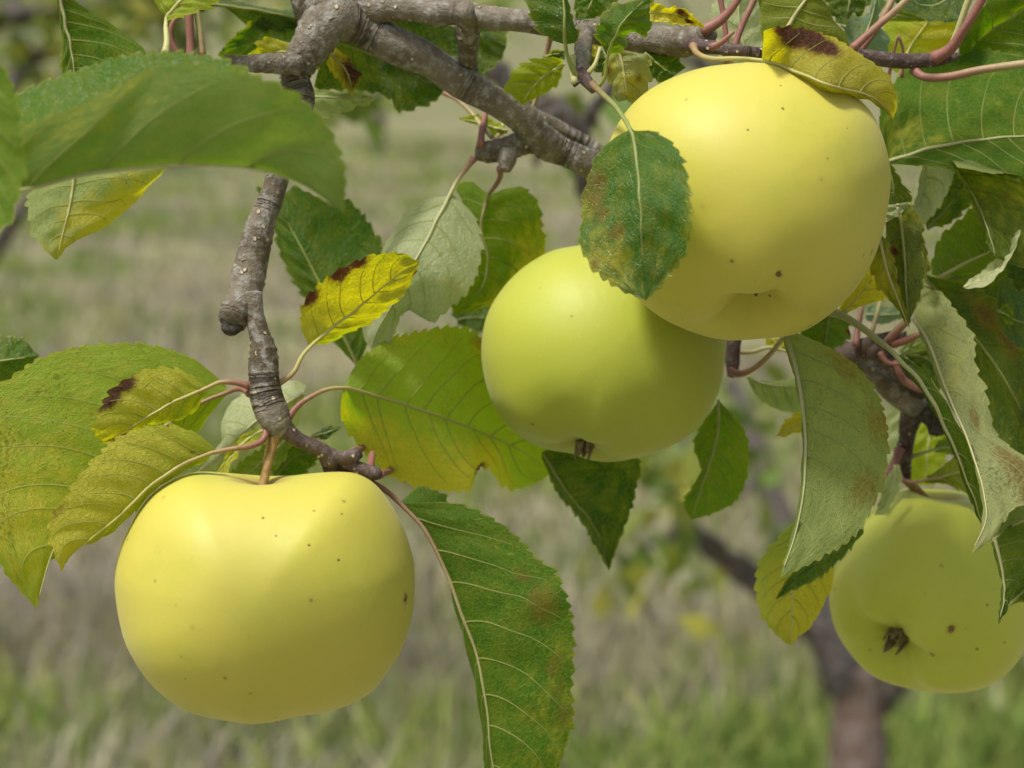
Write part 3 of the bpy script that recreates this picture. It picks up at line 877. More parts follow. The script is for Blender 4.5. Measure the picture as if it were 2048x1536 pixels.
# ------------------------------------------------------------------ apples
def apple(label, centre, z, outline, rz, calyx, stem_dir, stem_pts, mat_args, spots, cavity=(.26, .30), basin=(.16, .26), lobe=.03, lph=0.0, green=(.2, .5), sep=1.0, sep_n=5):
    d = Z0 + z / 1000
    px = KPX * d
    Cw = W(centre[0], centre[1], d)
    po = P(outline); po = np.vstack([po, po[:1]])
    po = catmull(po, 240)[:-1]
    dx = (po[:, 0] - centre[0]) * px; dy = -(po[:, 1] - centre[1]) * px
    al = np.arctan2(dy, dx); rr = np.hypot(dx, dy)
    o_ = np.argsort(al); al, rr = al[o_], rr[o_]
    al = np.concatenate([al - 2 * math.pi, al, al + 2 * math.pi]); rr = np.tile(rr, 3)
    # smooth a little
    nu, nv_ = 220, 150
    stem_dir = np.array(stem_dir, float); stem_dir /= np.linalg.norm(stem_dir)
    calyx = np.array(calyx, float); calyx /= np.linalg.norm(calyx)
    axis = -calyx
    ref = np.array((0, 0, 1.0)); e1 = np.cross(axis, ref); e1 /= np.linalg.norm(e1); e2 = np.cross(axis, e1)
    th = np.linspace(0, math.pi, nv_); ph = np.linspace(0, 2 * math.pi, nu, endpoint=False)
    TH, PH = np.meshgrid(th, ph, indexing='ij')
    dirs = np.cos(TH)[..., None] * axis + np.sin(TH)[..., None] * (np.cos(PH)[..., None] * e1 + np.sin(PH)[..., None] * e2)
    alpha = np.arctan2(dirs[..., 1], dirs[..., 0])
    R2 = np.interp(alpha.ravel(), al, rr).reshape(alpha.shape)
    rho2 = dirs[..., 0] ** 2 + dirs[..., 1] ** 2
    wgt = rho2 ** 1.0
    Rm = rr.mean()
    R = R2 * wgt + Rm * rz * (1 - wgt)
    gc = np.arccos(np.clip(dirs @ calyx, -1, 1)); gs = np.arccos(np.clip(dirs @ stem_dir, -1, 1))
    lob = lobe * np.cos(5 * PH + lph) * np.exp(-((gc - .55) / .33) ** 2) * (1 - wgt ** 6 * .8)
    R = R * (1 + lob)
    rg = np.random.RandomState(int(centre[1]))
    for _ in range(8):
        kv = rg.normal(0, 3.2, 3)
        R = R * (1 + .0045 * np.sin(dirs @ kv + rg.rand() * 6.28) * (1 - .7 * wgt ** 4))
    Pp = dirs * R[..., None]
    # stem cavity and calyx basin are real hollows
    f = cavity[0] * Rm * np.exp(-(gs / cavity[1]) ** 2) + cavity[0] * .8 * Rm * np.exp(-(gs / (cavity[1] * .38)) ** 2)
    Pp = Pp - stem_dir * f[..., None]
    f = basin[0] * Rm * np.exp(-(gc / basin[1]) ** 2 * (1 + .12 * np.cos(5 * PH + lph)))
    Pp = Pp - calyx * f[..., None]
    rot = np.stack([RGT, UPV, -FWD], 0)
    local = Pp.reshape(-1, 3) @ rot
    V = local
    F = []
    for i in range(nv_ - 1):
        for j in range(nu):
            a = i * nu + j; b_ = i * nu + (j + 1) % nu
            F.append((a, a + nu, b_ + nu, b_))
    gr = green[0] + green[1] * np.exp(-(gc / 1.0) ** 2) + .25 * np.exp(-(gs / .5) ** 2)
    sp = []
    for (sx, sy, r, st) in spots:
        tgt = np.array(((sx - centre[0]) * px, -(sy - centre[1]) * px))
        Q = Pp.reshape(-1, 3)
        dd = np.hypot(Q[:, 0] - tgt[0], Q[:, 1] - tgt[1]) + np.where(Q[:, 2] > 0, 0, 9)
        near = np.argsort(dd)[:6]
        k = near[np.argmax(Q[near, 2])]
        sp.append((tuple(float(q) for q in local[k]), r * px, st))
    mat = make_apple_mat(label[0], *mat_args, sp)
    e = empty("apple", tuple(Cw), label[1], "apple", "apples on the branch")
    loc = tuple(Cw)
    mesh_obj("fruit", V + np.array(loc), F, mat, e, attrs={"greenness": ('FLOAT', gr.ravel()), "russet": ('FLOAT', np.exp(-(gs.ravel() / .34) ** 2))}, loc=loc)
    # stem: from the floor of the cavity up to the wood
    kbot = np.argmin(gs.ravel())
    foot = V[kbot] + np.array(loc)
    p = P(stem_pts[0]); sw = W(p[:, 0], p[:, 1], Z0 + lerp_list(stem_pts[1], len(p)) / 1000)
    C = catmull(np.vstack([sw, foot[None]]), 30)
    Vs, Fs, A = tube_geo(C, lerp_list(stem_pts[2], 30) * px, 10, .12, 5)
    mesh_obj("stem", Vs, Fs, STEM, e, loc=loc)
    # calyx: dried sepals round a dark eye
    kb = np.argmin(gc.ravel()); cp = V[kb]
    cw = calyx @ rot; f1 = e1 @ rot; f2 = e2 @ rot
    parts = []
    rng = np.random.RandomState(int(centre[0]))
    eyeV, eyeF, _ = tube_geo(np.array([cp - cw * .002, cp + cw * .0008]), np.array([.0032, .0026]) * sep, 12, .2, 1)
    ey = mesh_obj("calyx", eyeV + np.array(loc), eyeF, DEAD, e, loc=loc)
    for k in range(sep_n):
        a = k * 2 * math.pi / sep_n + rng.rand() * .4
        outd = math.cos(a) * f1 + math.sin(a) * f2
        side_ = np.cross(cw, outd)
        L = .0078 * sep * rng.uniform(.75, 1.2)
        bend = rng.uniform(-.2, .9)
        V4 = []
        for i in range(7):
            t = i / 6
            ctr = cp + outd * (.0028 * sep + .35 * L * t * bend - .25 * L * t * t * bend) + cw * (L * t * (1 - .15 * t))
            wd = .0017 * sep * (1 - t ** 1.5) + .00012
            for q in (-1, 0, 1):
                V4.append(ctr + side_ * wd * q + outd * abs(q) * .0006 * (1 - t))
        F4 = [(i * 3 + j, i * 3 + j + 1, i * 3 + j + 4, i * 3 + j + 3) for i in range(6) for j in range(2)]
        sp_o = mesh_obj("sepal", np.array(V4) + np.array(loc), F4, SEPAL, ey, loc=loc)
        md = sp_o.modifiers.new("thick", 'SOLIDIFY'); md.thickness = .0005
    return e

YEL = (.51, .452, .075); GRN = (.31, .345, .024)
apple(("apple_skin_low", "broad yellow apple at lower left, stem in view, brown scar on its right side"), (532, 1195), 0,
      "532,944 600,943 680,943 720,951 758,979 799,1041 824,1107 830,1160 824,1230 805,1295 787,1326 750,1375 704,1405 646,1426 588,1431 540,1440 497,1446 435,1434 373,1413 310,1364 265,1302 244,1244 233,1165 240,1110 257,1061 290,1003 331,966 385,944 450,942",
      .98, (.02, -.95, -.25), (-.02, .985, .11), ("556,848 550,870 540,905", [0, 0, 0], [12, 10, 9, 9, 9, 10]), (YEL, GRN),
      [(818, 1192, 11, (.5, 1, 1.3)), (580, 1052, 3, (1, 1, 1)), (648, 1072, 3, (1, 1, 1)), (700, 1098, 2.5, (1, 1, 1)), (648, 1007, 2.5, (1, 1, 1)), (552, 1019, 2.5, (1, 1, 1))],
      cavity=(.065, .30), basin=(.12, .28), lobe=.030, lph=.6, green=(.02, .45))
apple(("apple_skin_big", "largest yellow apple at upper right, in front of the overlapping pair"), (1490, 405), -15,
      "1490,127 1400,138 1320,168 1262,212 1222,275 1205,340 1202,400 1213,465 1236,525 1262,578 1300,618 1350,650 1420,675 1490,684 1560,677 1620,655 1680,610 1725,555 1755,490 1772,420 1778,350 1765,285 1740,230 1700,190 1640,155 1570,133",
      .97, (.05, -.90, .42), (-.05, .86, -.5), ("1440,98 1455,110", [5, 12], [10, 9, 9]), (YEL, GRN),
      [(1533, 564, 7, (1, 1, 1.2)), (1530, 596, 3, (1, 1, 1)), (1729, 508, 5, (1, 1, 1.4)), (1533, 240, 2.6, (1, 1, 1)), (1461, 285, 2.6, (1, 1, 1)), (1540, 195, 2.4, (1, 1, 1)), (1636, 210, 2.4, (1, 1, 1))],
      cavity=(.2, .35), basin=(.34, .25), lobe=.018, lph=2.2, green=(.0, .35), sep=.5)
apple(("apple_skin_middle", "yellow-green apple in the middle, tucked behind the largest apple, dry calyx underneath"), (1207, 705), 38,
      "1160,488 1100,503 1040,540 995,590 970,640 962,700 970,760 990,815 1030,865 1080,893 1140,910 1180,922 1240,923 1310,905 1370,875 1410,835 1437,780 1450,710 1450,640 1430,590 1390,540 1300,500 1220,487",
      .97, (-.20, -.92, .33), (.12, .9, -.4), ("1300,440 1260,500", [60, 50], [10, 9, 9]), ((.385, .405, .046), (.27, .325, .02)),
      [(1063, 850, 3, (1, 1, 1)), (1130, 640, 2, (1, 1, 1))], cavity=(.2, .35), basin=(.12, .24), lobe=.02, lph=1.0, green=(.10, .5), sep=.75)
apple(("apple_skin_right", "greenish yellow apple at the right edge with a puckered lobed end turned to the viewer"), (1858, 1178), 82,
      "1870,965 1820,970 1770,1000 1725,1050 1690,1100 1665,1150 1661,1200 1670,1250 1690,1295 1730,1340 1790,1370 1850,1383 1920,1383 1980,1365 2030,1320 2055,1260 2060,1190 2040,1110 2010,1050 1970,1000 1925,972",
      .98, (-.56, -.60, .60), (.1, .95, .1), ("1806,952 1815,962", [80, 82], [9, 8, 8]), ((.52, .53, .075), (.40, .45, .042)),
      [(1858, 1240, 8, (1, 1, 1)), (1836, 1294, 5, (1, 1, 1)), (1917, 1280, 3, (1, 1, 1)), (1937, 1192, 2.6, (1, 1, 1)), (1975, 1271, 2.6, (1, 1, 1))],
      cavity=(.15, .3), basin=(.34, .32), lobe=.05, lph=.4, green=(.45, .3), sep=1.0, sep_n=5)

DK = (.021, .070, .009); GR = (.038, .112, .010); MG = (.068, .160, .013); LG = (.13, .22, .022); YG = (.33, .40, .034); YL = (.48, .44, .035); OL = (.13, .14, .022); BG = (.06, .12, .05)

# --- left side, near the lens
lf('u', [("-110,250 -40,215 35,188 100,158 200,125 320,107 400,110 465,125 520,160 600,240 660,340 685,425", [-105, -100, -98, -110, -128]),
         ("-120,400 -40,392 40,378 180,346 330,330 440,330 530,342 600,366 650,398 687,428", [-118, -126, -130, -128]),
         ("-110,330 -30,282 45,252 110,230 180,205 250,168 300,138 340,131 400,132 480,146 550,165 600,195 640,236 666,275 686,325 690,372 688,425", [-122, -134, -140, -138, -128])],
   col=(.065,.165,.010), pale=.46, yel=[(.3, .9, .2, .4)], ye=.10, spk=.12, cup=.06, rs=1.3, ref=1, label="big folded leaf near the lens, dark inner face behind a pale outer half", nv=5)
lf('u', [("-140,120 -120,250 -110,360 -60,470", [-135]), ("-60,110 -55,250 -60,370 -60,475", [-140]),
         ("-40,100 0,132 22,165 38,222 45,300 40,380 16,450 -60,480", [-148, -150, -148])],
   col=MG, pale=.2, spk=.1, cup=.05, rs=1.2, label="blurred leaf edge at the left border, nearest to the lens")
lf('u', [("148,330 100,352 56,392 58,430 68,470 92,500 112,520", [14, 8, 6, 8]), ("150,330 148,360 140,410 126,465 112,520", [12, 10, 8]),
         ("155,325 240,320 325,336 290,380 262,412 200,460 140,488 112,522", [12, 18, 22, 16, 8])],
   col=LG, pale=.6, yel=[(.6, .8, .3, 1.0), (.9, .3, .25, .8), (.95, -.6, .2, .5)], spk=.6, label="leaf with yellowing right edge below the big near leaf", nv=5)
lf('u', [("118,-30 122,40 124,95 122,140 150,230", [10, 5]), ("115,-30 128,40 140,90 148,140 165,230", [5, 8]),
         ("120,-30 160,10 200,33 255,72 295,108 300,170 180,232", [8, 22, 30, 26, 12])],
   stalk=("105,-60", [5]), col=GR, pale=.1, spk=.35, rs=1.0, red=.55)
lf('u', [("330,30 310,5 320,-40 360,-90", [0]), ("332,45 345,20 385,-20 430,-80", [0, -5]), ("336,40 365,34 400,22 435,2 470,-60", [-4, -6])],
   stalk=("330,110 334,85 332,60", [-8, -4]), col=YG, pale=.25, ye=.3, rs=1.15, red=-.1)
stalk_only("362,118 345,85 342,60 350,40 372,25", [20, 18], [6, 6, 7, 6], .9)
stalk_only("382,115 380,70 378,20 376,-10", [16], [10, 9, 9], 1.1)
stalk_only("405,112 402,80 398,50 392,20", [18], [8, 8, 7], .5)
# --- around the fork
lf('t', [("470,24 490,50 540,62 600,60 660,70 720,90", [38, 40, 45]), ("430,8 480,14 540,24 600,36 660,40 730,85", [34, 34, 36, 45]),
         ("440,2 480,4 540,16 600,20 640,14 690,24 730,85", [52, 54, 56, 50])],
   stalk=("402,18 415,12", [30, 32]), col=DK, pale=.9, red=.2, rs=1.0, cup=.02, nv=5)
lf('t', [("600,150 540,130 470,120 443,108 448,92", [48, 44, 40]), ("640,90 590,88 530,86 480,92 446,98", [44, 36]),
         ("650,60 625,48 590,40 545,31 505,44 470,70 448,94", [46, 38, 34])], col=GR, pale=.4, yel=[(.45, 1, .18, .6), (.65, 1, .12, .5)], ye=.1)
lf('u', [("640,140 560,135 490,124", [28]), ("640,105 590,105 545,105 492,124", [28, 26]), ("640,70 592,84 570,84 550,76 535,77 518,82 508,98 490,126", [30, 24, 22])],
   col=YG, pale=.2, yel=[(.6, .7, .4, .8)], nv=4, brn=[(.75, .6, .03, .6)])
lf('t', [("640,130 632,180 690,178 770,190 790,214 806,223 835,215 866,204 888,184", [52, 54, 58, 60, 58]),
         ("640,75 690,90 760,116 830,150 890,186", [48, 50, 54, 58]), ("660,50 720,50 800,80 880,140 892,182", [50, 48, 52, 58])],
   col=DK, pale=.4, spk=.2, cup=.05, nv=8, vb=.2)
lf('t', [("760,120 830,150 920,170 990,130 1010,100", [58, 60, 62]), ("740,30 800,40 880,46 960,70 1012,95", [52, 54, 58, 60]),
         ("760,-10 830,5 900,15 970,30 1008,60 1013,92", [55, 56, 62, 60])], col=DK, pale=.4, spk=.2, vb=.2)
lf('u', [("652,128 700,185 706,180", [30, 32]), ("660,110 690,140 706,178", [34, 30]), ("668,93 690,110 716,142 717,162 706,179", [38, 36, 30])],
   col=YL, pale=.1, yel=[(.1, 0, .4, 1)], brn=[(.6, .5, .4, .75)], nv=3, label="small curled leaf gone half brown in the fork")
lf('u', [("590,180 640,178 690,186 720,188 752,196", [40]), ("600,190 650,196 700,196 753,197", [38, 40]), ("600,200 622,228 652,231 700,221 752,198", [34, 32, 38])],
   col=MG, pale=.6, nv=4, spk=.1)
# --- under the diagonal branch
stalk_only("888,186 915,200 940,222 958,245 985,275", [56, 50, 44], [5, 6, 7, 7], .55)
stalk_only("962,290 964,262 968,238 975,205", [38, 44, 52], [9, 8, 7], .95)
stalk_only("985,292 998,268 1010,240", [44, 52], [6, 5], .4)
lf('u', [("1016,268 990,268 950,250 918,238", [50, 46]), ("1014,262 985,255 950,244 917,237", [48, 46]), ("1012,255 985,240 950,230 917,236", [50, 46])], col=YG, pale=.2, ye=.4, nv=3)
lf('u', [("895,398 862,392 822,414 792,450 768,495 745,560 728,620 725,665 742,697", [36, 40, 48, 52, 44, 30]),
         ("906,378 880,430 850,488 828,525 790,600 758,655 742,697", [34, 24, 22, 26, 30]),
         ("903,393 940,418 958,455 963,490 955,545 930,590 895,618 862,645 832,620 805,627 795,645 778,682 742,698", [36, 30, 32, 34, 34, 30])],
   stalk=("948,316 930,340 914,362", [38, 38]), col=MG, pale=.95, yel=[(.45, .9, .25, .35)], spk=.15, red=.3, nv=6, cup=.05, label="leaf with a sunlit silvery left half and green right half below the spur")
lf('u', [("976,386 945,364 918,368 912,380 925,420 905,500 900,560 905,626", [62, 62, 60, 62]),
         ("975,392 962,455 975,520 960,580 906,627", [58, 60, 64, 66]),
         ("980,388 1015,376 1050,377 1076,408 1084,455 1090,495 1075,550 1030,590 960,618 907,628", [60, 66, 72, 74, 70, 66])],
   stalk=("1000,338 1000,355 986,378", [38, 50]), col=MG, pale=.18, yel=[(.55, 1, .22, .7), (.75, .8, .2, .6)], spk=.4, red=.55, nv=6, brn=[(.35, 1.0, .02, .6)])
lf('t', [("714,734 660,672 620,610 585,560 560,505 548,455 525,410 512,375", [70, 68, 64, 66]),
         ("714,732 690,678 645,578 600,490 555,410 513,374", [66, 66, 62, 64, 66]),
         ("718,728 735,690 745,640 752,560 765,492 742,455 720,424 690,400 650,400 615,384 588,374 560,386 515,372", [66, 70, 72, 70, 68, 66])],
   stalk=("735,800 722,760", [72, 68]), col=GR, pale=.35, spk=.2, nv=9, red=.5, cup=.06, vb=.25, label="broad green leaf with fine pale veins behind the hanging twig")
lf('t', [("900,628 930,612 960,605 1000,610", [80]), ("915,640 950,635 1000,640", [80]), ("915,650 960,665 1005,680", [80])], col=BG, pale=.3, nv=2, spk=.1)
# --- yellow curled leaf with a burnt edge
lf('u', [("620,692 608,672 602,640 606,610 630,576 660,552 690,532 740,513 780,508 812,511 838,524", [12, 2, 0, 2, 4, 8]),
         ("622,690 668,652 712,618 760,578 800,546 838,525", [10, 12, 14, 12, 8]),
         ("628,690 660,684 700,666 740,644 775,614 805,588 828,556 839,526", [12, 18, 22, 20, 8])],
   stalk=("545,772 566,762 588,744 602,716", [0, 2, 6]), col=YG, pale=.08, yel=[(.4, -.8, .5, 1.15), (.6, .5, .4, 1.0), (.8, 0, .3, 1.0), (.15, 0, .3, .7)],
   brn=[(.30, -1, .07, .95), (.53, -1.0, .075, 1.1), (.64, -1, .06, 1.0), (.88, -1, .03, .8), (.90, .9, .05, .7)], spk=.35, red=.25, cup=.03, nv=6,
   label="small yellow leaf rimmed dark brown along its upper edge")
# --- big yellow-green leaf beside the middle apple
lf('u', [("690,772 706,738 740,702 790,676 858,660 905,654 948,663 1010,720 1060,800 1095,880 1102,938", [12, 12, 20, 40, 64, 78, 84]),
         ("690,775 770,797 860,826 950,860 1030,895 1103,942", [8, 22, 40, 58, 72, 84]),
         ("685,782 680,820 692,856 738,912 782,950 830,970 892,981 940,977 955,945 968,932 988,946 1002,968 1032,978 1078,962 1103,945", [8, 10, 28, 50, 66, 84])],
   stalk=("577,835 600,808 640,784 668,776", [0, 2, 6]), col=(.22,.36,.036), pale=.34, yel=[(.35, 1, .24, 1.0), (.6, .95, .24, 1.0), (.1, .9, .15, .6), (.3, -1, .15, .5), (.6, -1, .15, .5)],
   brn=[(.64, .98, .05, .9), (.55, -.95, .05, .5)], spk=.65, red=.45, nv=8, cup=.05, label="large yellow-green leaf with a bitten, bleached lower edge")
stalk_only("708,905 728,893 748,872 765,850", [8, 25, 60], [9, 8, 7], 1.1)
stalk_only("760,948 778,942 792,926 805,905", [8, 25, 60], [9, 8, 7], 1.1)
stalk_only("738,940 742,925 745,905", [8, 16], [9, 7], 1.0)
# --- behind the lower twig
lf('u', [("612,772 585,758 545,770 505,778 470,795 448,818 440,846 448,880 432,908 392,946", [44, 46, 44, 40, 28]), ("606,790 560,815 520,838 480,872 440,912 394,948", [24, 26, 24]),
         ("612,790 603,815 585,850 560,870 530,888 490,915 450,950 396,952", [30, 30, 28, 26])], col=LG, pale=1.0, spk=.5, nv=6, wave=1.2, label="crumpled silvery leaf behind the lower twig")
lf('u', [("524,856 490,868 465,892 448,920 428,960", [20, 18]), ("526,862 495,880 470,905 450,935 434,962", [20, 18]), ("522,872 505,886 490,893 465,920 445,962", [18, 16])],
   col=YG, pale=.1, ye=.5, nv=3, yel=[(.5, 0, .6, .5)])
lf('u', [("585,850 530,878 480,905 440,950", [32]), ("580,870 545,905 510,935 480,960", [30]), ("590,880 570,915 545,945 520,970", [32])], col=MG, pale=.45, nv=5)
lf('t', [("545,950 548,915 575,893 610,890 640,903", [38]), ("550,960 575,925 600,910 645,906", [36]), ("580,965 610,945 630,925 646,908", [36])], col=GR, pale=.3, nv=4)
lf('t', [("625,868 645,858 682,852", [22]), ("622,872 650,866 682,853", [20]), ("630,878 655,878 682,855", [20])], col=BG, pale=.5, nv=2, tooth=.2)
lf('u', [("612,878 640,880 668,905", [8]), ("610,876 635,888 670,907", [6]), ("608,882 630,896 668,908", [5])], col=(.30, .16, .10), pale=.6, nv=0, tooth=0)
# --- left pair and the long speckled leaf
lf('u', [("452,770 420,742 388,718 340,700 280,688 200,690 130,700 70,724 20,758 -40,800 -90,900 -70,1020 -20,1090 5,1135 32,1172 72,1216", [20, 14, 6, 0, -6, -8, -2]),
         ("455,785 400,806 335,848 260,905 200,960 140,1040 98,1120 72,1216", [16, 14, 14, 10, 4, -2]),
         ("452,792 420,830 398,858 350,905 290,980 200,1060 130,1110 85,1130 74,1216", [18, 22, 24, 18, 8, -2])],
   stalk=("500,786 485,778 465,780", [2, 8, 14]), col=(.22,.32,.032), pale=.28, yel=[(.5, -.8, .3, .4), (.75, -.5, .3, .65), (.92, 0, .2, .6)], spk=1.0, red=.75, nv=8, cup=.06, rs=1.15,
   label="long speckled leaf drooping at the left edge")
lf('u', [("414,772 398,758 350,738 300,740 270,750 232,774 206,808 190,842 189,870 208,886", [0, -8, -14, -14, -10]), ("416,775 350,802 280,842 208,885", [-2, -6, -8, -10]),
         ("412,790 392,820 350,840 300,850 262,864 232,880 210,887", [0, 2, 0, -8])],
   stalk=("499,772 470,765 438,765", [0, -2]), col=YG, pale=.12, yel=[(.5, -.7, .5, .95), (.85, 0, .4, 1.0), (.3, .4, .3, .5)],
   brn=[(.55, -1, .075, 1.1), (.66, -1, .085, 1.1), (.85, .6, .09, 1.1), (.95, .2, .07, .8)], spk=.35, red=.5, nv=6, label="small yellow leaf with burnt brown edge and tip on the left")
lf('u', [("424,892 392,866 342,852 290,855 240,874 205,900 180,930 152,960 130,1000 106,1035 102,1072 114,1110 122,1142", [-6, -14, -20, -22, -20]),
         ("432,902 370,926 300,972 240,1030 180,1078 140,1112 122,1142", [-6, -8, -12, -16, -20]),
         ("434,906 365,942 302,988 244,1042 192,1082 152,1096 136,1112 124,1143", [-4, -2, -6, -14, -20])],
   stalk=("535,856 526,880 500,893 470,897", [0, -6, -6]), col=YG, pale=.15, yel=[(.5, -.7, .5, .85), (.8, -.4, .4, 1.0), (.25, -.5, .3, .35)], brn=[(.12, -.2, .015, .7), (.75, -1, .05, .45)], spk=.45, red=.6, nv=8, rs=1.1,
   label="yellow leaf arching down over the left shoulder of the lowest apple")
lf('t', [("-60,770 0,768 30,758 60,735 78,712", [16, 12]), ("-60,730 0,722 40,716 78,710", [10]), ("-60,690 0,672 30,676 58,690 78,708", [14, 18])], col=GR, pale=.3, spk=.6, nv=4)
# --- long leaf right of the lowest apple
lf('u', [("798,1006 838,972 874,982 896,1002 900,1100 908,1198 930,1286 950,1365 964,1435 968,1530 985,1610 1040,1700", [24, 30, 34, 30, 26, 18, 14]),
         ("800,1004 850,1058 890,1138 930,1240 960,1335 975,1420 982,1500 1000,1600 1045,1700", [14, 12, 12, 14, 14]),
         ("812,1008 850,1004 905,1006 952,1020 1000,1045 1048,1086 1072,1116 1112,1146 1126,1182 1142,1232 1147,1300 1142,1380 1146,1440 1130,1495 1112,1545 1085,1620 1050,1700", [14, 6, 2, 0, 2, 8, 14])],
   stalk=("672,930 705,944 745,966 775,984", [10, 12, 14]), col=(.050,.140,.014), pale=.08, yel=[(.7, 1, .25, .35)], brn=[(.42, .78, .05, .40), (.56, .8, .035, .38), (.62, .85, .03, .36), (.34, .75, .02, .45), (.68, .9, .04, .36)], spk=.4, red=.75, nv=8, cup=.07, rs=1.25, vb=.1,
   label="long green leaf hanging to the bottom edge right of the lowest apple")
lf('t', [("1082,915 1115,985 1160,1040 1192,1095 1218,1142", [70, 74, 72]), ("1085,905 1130,978 1180,1040 1204,1088 1218,1140", [66, 66, 70]),
         ("1130,880 1220,890 1278,925 1274,965 1264,1012 1246,1062 1230,1102 1219,1141", [66, 62, 64, 70])], col=DK, pale=.7, spk=.35, nv=6, vb=.15, label="dark green leaf below the middle apple")
# --- the leaf in front of the big apple
lf('t', [("1256,261 1222,279 1196,310 1180,350 1166,400 1160,450 1155,482 1170,512 1196,546 1232,572 1265,590 1290,600", [-52, -50, -46, -44, -48, -56]),
         ("1262,258 1272,310 1276,360 1281,430 1285,510 1291,600", [-54, -60, -62, -62, -60, -56]),
         ("1268,261 1310,265 1340,284 1360,310 1371,350 1379,390 1385,430 1380,480 1360,522 1332,560 1293,601", [-54, -56, -62, -68, -68, -56])],
   stalk=("1184,168 1205,188 1230,212 1250,240", [-10, -30, -50]), col=(.050, .135, .030), pale=.5, yel=[(.75, -.8, .25, .6), (.5, -1, .15, .5), (.8, .9, .2, .4), (.5, 1, .1, .4)], brn=[(.30, -.85, .07, .45), (.38, -.8, .06, .45), (.46, -.7, .05, .42), (.58, -.4, .05, .40), (.7, -.9, .03, .45), (.85, .3, .04, .35)], spk=.3, red=.15, nv=6, cup=.04, wave=.9,
   label="blotched green leaf hanging in front of the left side of the largest apple")
# --- small cluster above the big apple
lf('t', [("1128,88 1100,77 1078,60 1065,40 1057,15 1050,-30 1090,-80", [-10, -14, -12]), ("1129,88 1129,50 1128,10 1115,-80", [-14, -18, -14]), ("1132,88 1155,79 1157,64 1147,37 1140,15 1130,-30 1112,-82", [-10, -14, -14])],
   stalk=("1158,156 1146,140 1136,115", [-9, -12]), col=GR, pale=.4, spk=.3, rs=.9, nv=5, red=-.2)
lf('t', [("1140,-20 1150,10 1150,36", [8]), ("1200,-40 1185,0 1168,38", [8]), ("1245,-20 1220,15 1190,37", [10])], col=MG, pale=.5, nv=4)
lf('t', [("1213,110 1204,95 1196,75 1195,58 1204,35 1225,14 1252,6 1285,-5", [-14, -20, -20, -16]), ("1214,110 1226,84 1246,45 1268,20 1300,-10", [-16, -22, -22, -16]), ("1218,108 1250,95 1252,76 1264,68 1286,70 1298,63 1302,40 1308,22 1305,-12", [-14, -12, -16, -16])],
   stalk=("1184,172 1198,172 1211,150", [-10, -14]), col=MG, pale=.4, spk=.25, rs=.7, nv=5, red=-.3, ye=.12)
lf('u', [("1216,106 1210,135 1214,165 1230,186 1252,200", [-8, -4]), ("1235,95 1245,130 1250,165 1254,200", [-10]), ("1240,90 1272,104 1297,115 1303,135 1303,158 1290,180 1272,195 1254,201", [-8, -4, -2])],
   col=OL, pale=.6, yel=[(.7, .3, .3, .8), (.3, -.8, .3, .7)], brn=[(.35, -.8, .12, .5), (.6, .5, .06, .5)], spk=.5, wave=1.6, nv=4)
lf('t', [("1285,120 1300,150 1325,172", [6]), ("1290,105 1325,135 1350,150", [4]), ("1296,96 1345,112 1372,135", [8])], col=GR, pale=.3, nv=4)
lf('u', [("1122,118 1085,115 1050,127 1022,150 1014,180 1044,209", [30, 26, 28]), ("1128,128 1090,150 1060,180 1043,209", [32, 28]), ("1128,135 1115,168 1085,188 1044,210", [34, 30])], col=YG, pale=.12, nv=5, spk=.3, ye=.15)
lf('t', [("1090,112 1108,100 1130,102", [38]), ("1090,114 1110,108 1130,110", [38]), ("1090,118 1110,118 1130,120", [38])], col=DK, pale=.3, nv=0)
lf('u', [("1172,68 1176,90 1185,112", [20]), ("1186,66 1190,90 1192,115", [20]), ("1200,66 1202,90 1200,115", [20])], col=YL, pale=.1, nv=2, tooth=.2)
lf('t', [("1172,104 1176,125 1190,145", [24]), ("1190,100 1195,125 1198,145", [24]), ("1206,100 1212,125 1206,145", [24])], col=DK, pale=.3, nv=2, tooth=.2)
stalk_only("1102,70 1092,115 1078,180 1062,228", [40, 48], [6, 6], .6)
stalk_only("1176,146 1190,128 1200,96", [-9, -4], [5, 5], -.2)
stalk_only("1150,166 1146,140 1146,110", [-10, -8], [7, 6], -.1)
lf('t', [("1300,6 1340,14 1372,20 1392,34 1410,54", [-26, -28, -26]), ("1300,25 1340,28 1375,38 1410,54", [-24]), ("1300,42 1345,46 1380,52 1410,55", [-26])], col=YL, pale=.2, yel=[(.4, 0, .6, 1)], brn=[(.55, -.4, .14, .9), (.7, .2, .1, .8)], nv=3, spk=.6)
# --- top edge, right of centre
stalk_only("1405,62 1440,42 1465,15 1490,-25", [-2, -6], [12, 9, 9, 8], 1.0)
stalk_only("1438,-20 1448,40 1454,95", [14], [7, 7, 7], 1.3)
stalk_only("1468,95 1485,50 1510,-5 1520,-40", [12], [7, 7, 8], .85)
stalk_only("1422,95 1442,85 1468,63", [-12, -14], [7, 6, 4], 1.0)
lf('u', [("1440,120 1420,60 1430,0 1460,-60", [40]), ("1500,130 1480,60 1478,0 1490,-60", [36]), ("1550,120 1530,60 1520,0 1520,-60", [42])], col=MG, pale=.9, nv=5, spk=.1)
lf('u', [("1530,120 1522,60 1520,0 1530,-70", [10, 14]), ("1565,75 1590,30 1625,-20 1660,-80", [4, 2]), ("1600,110 1700,98 1668,35 1640,-10 1690,-70", [8, 10, 12])], col=OL, pale=.22, nv=5, spk=.3, rs=1.3, red=-.4)
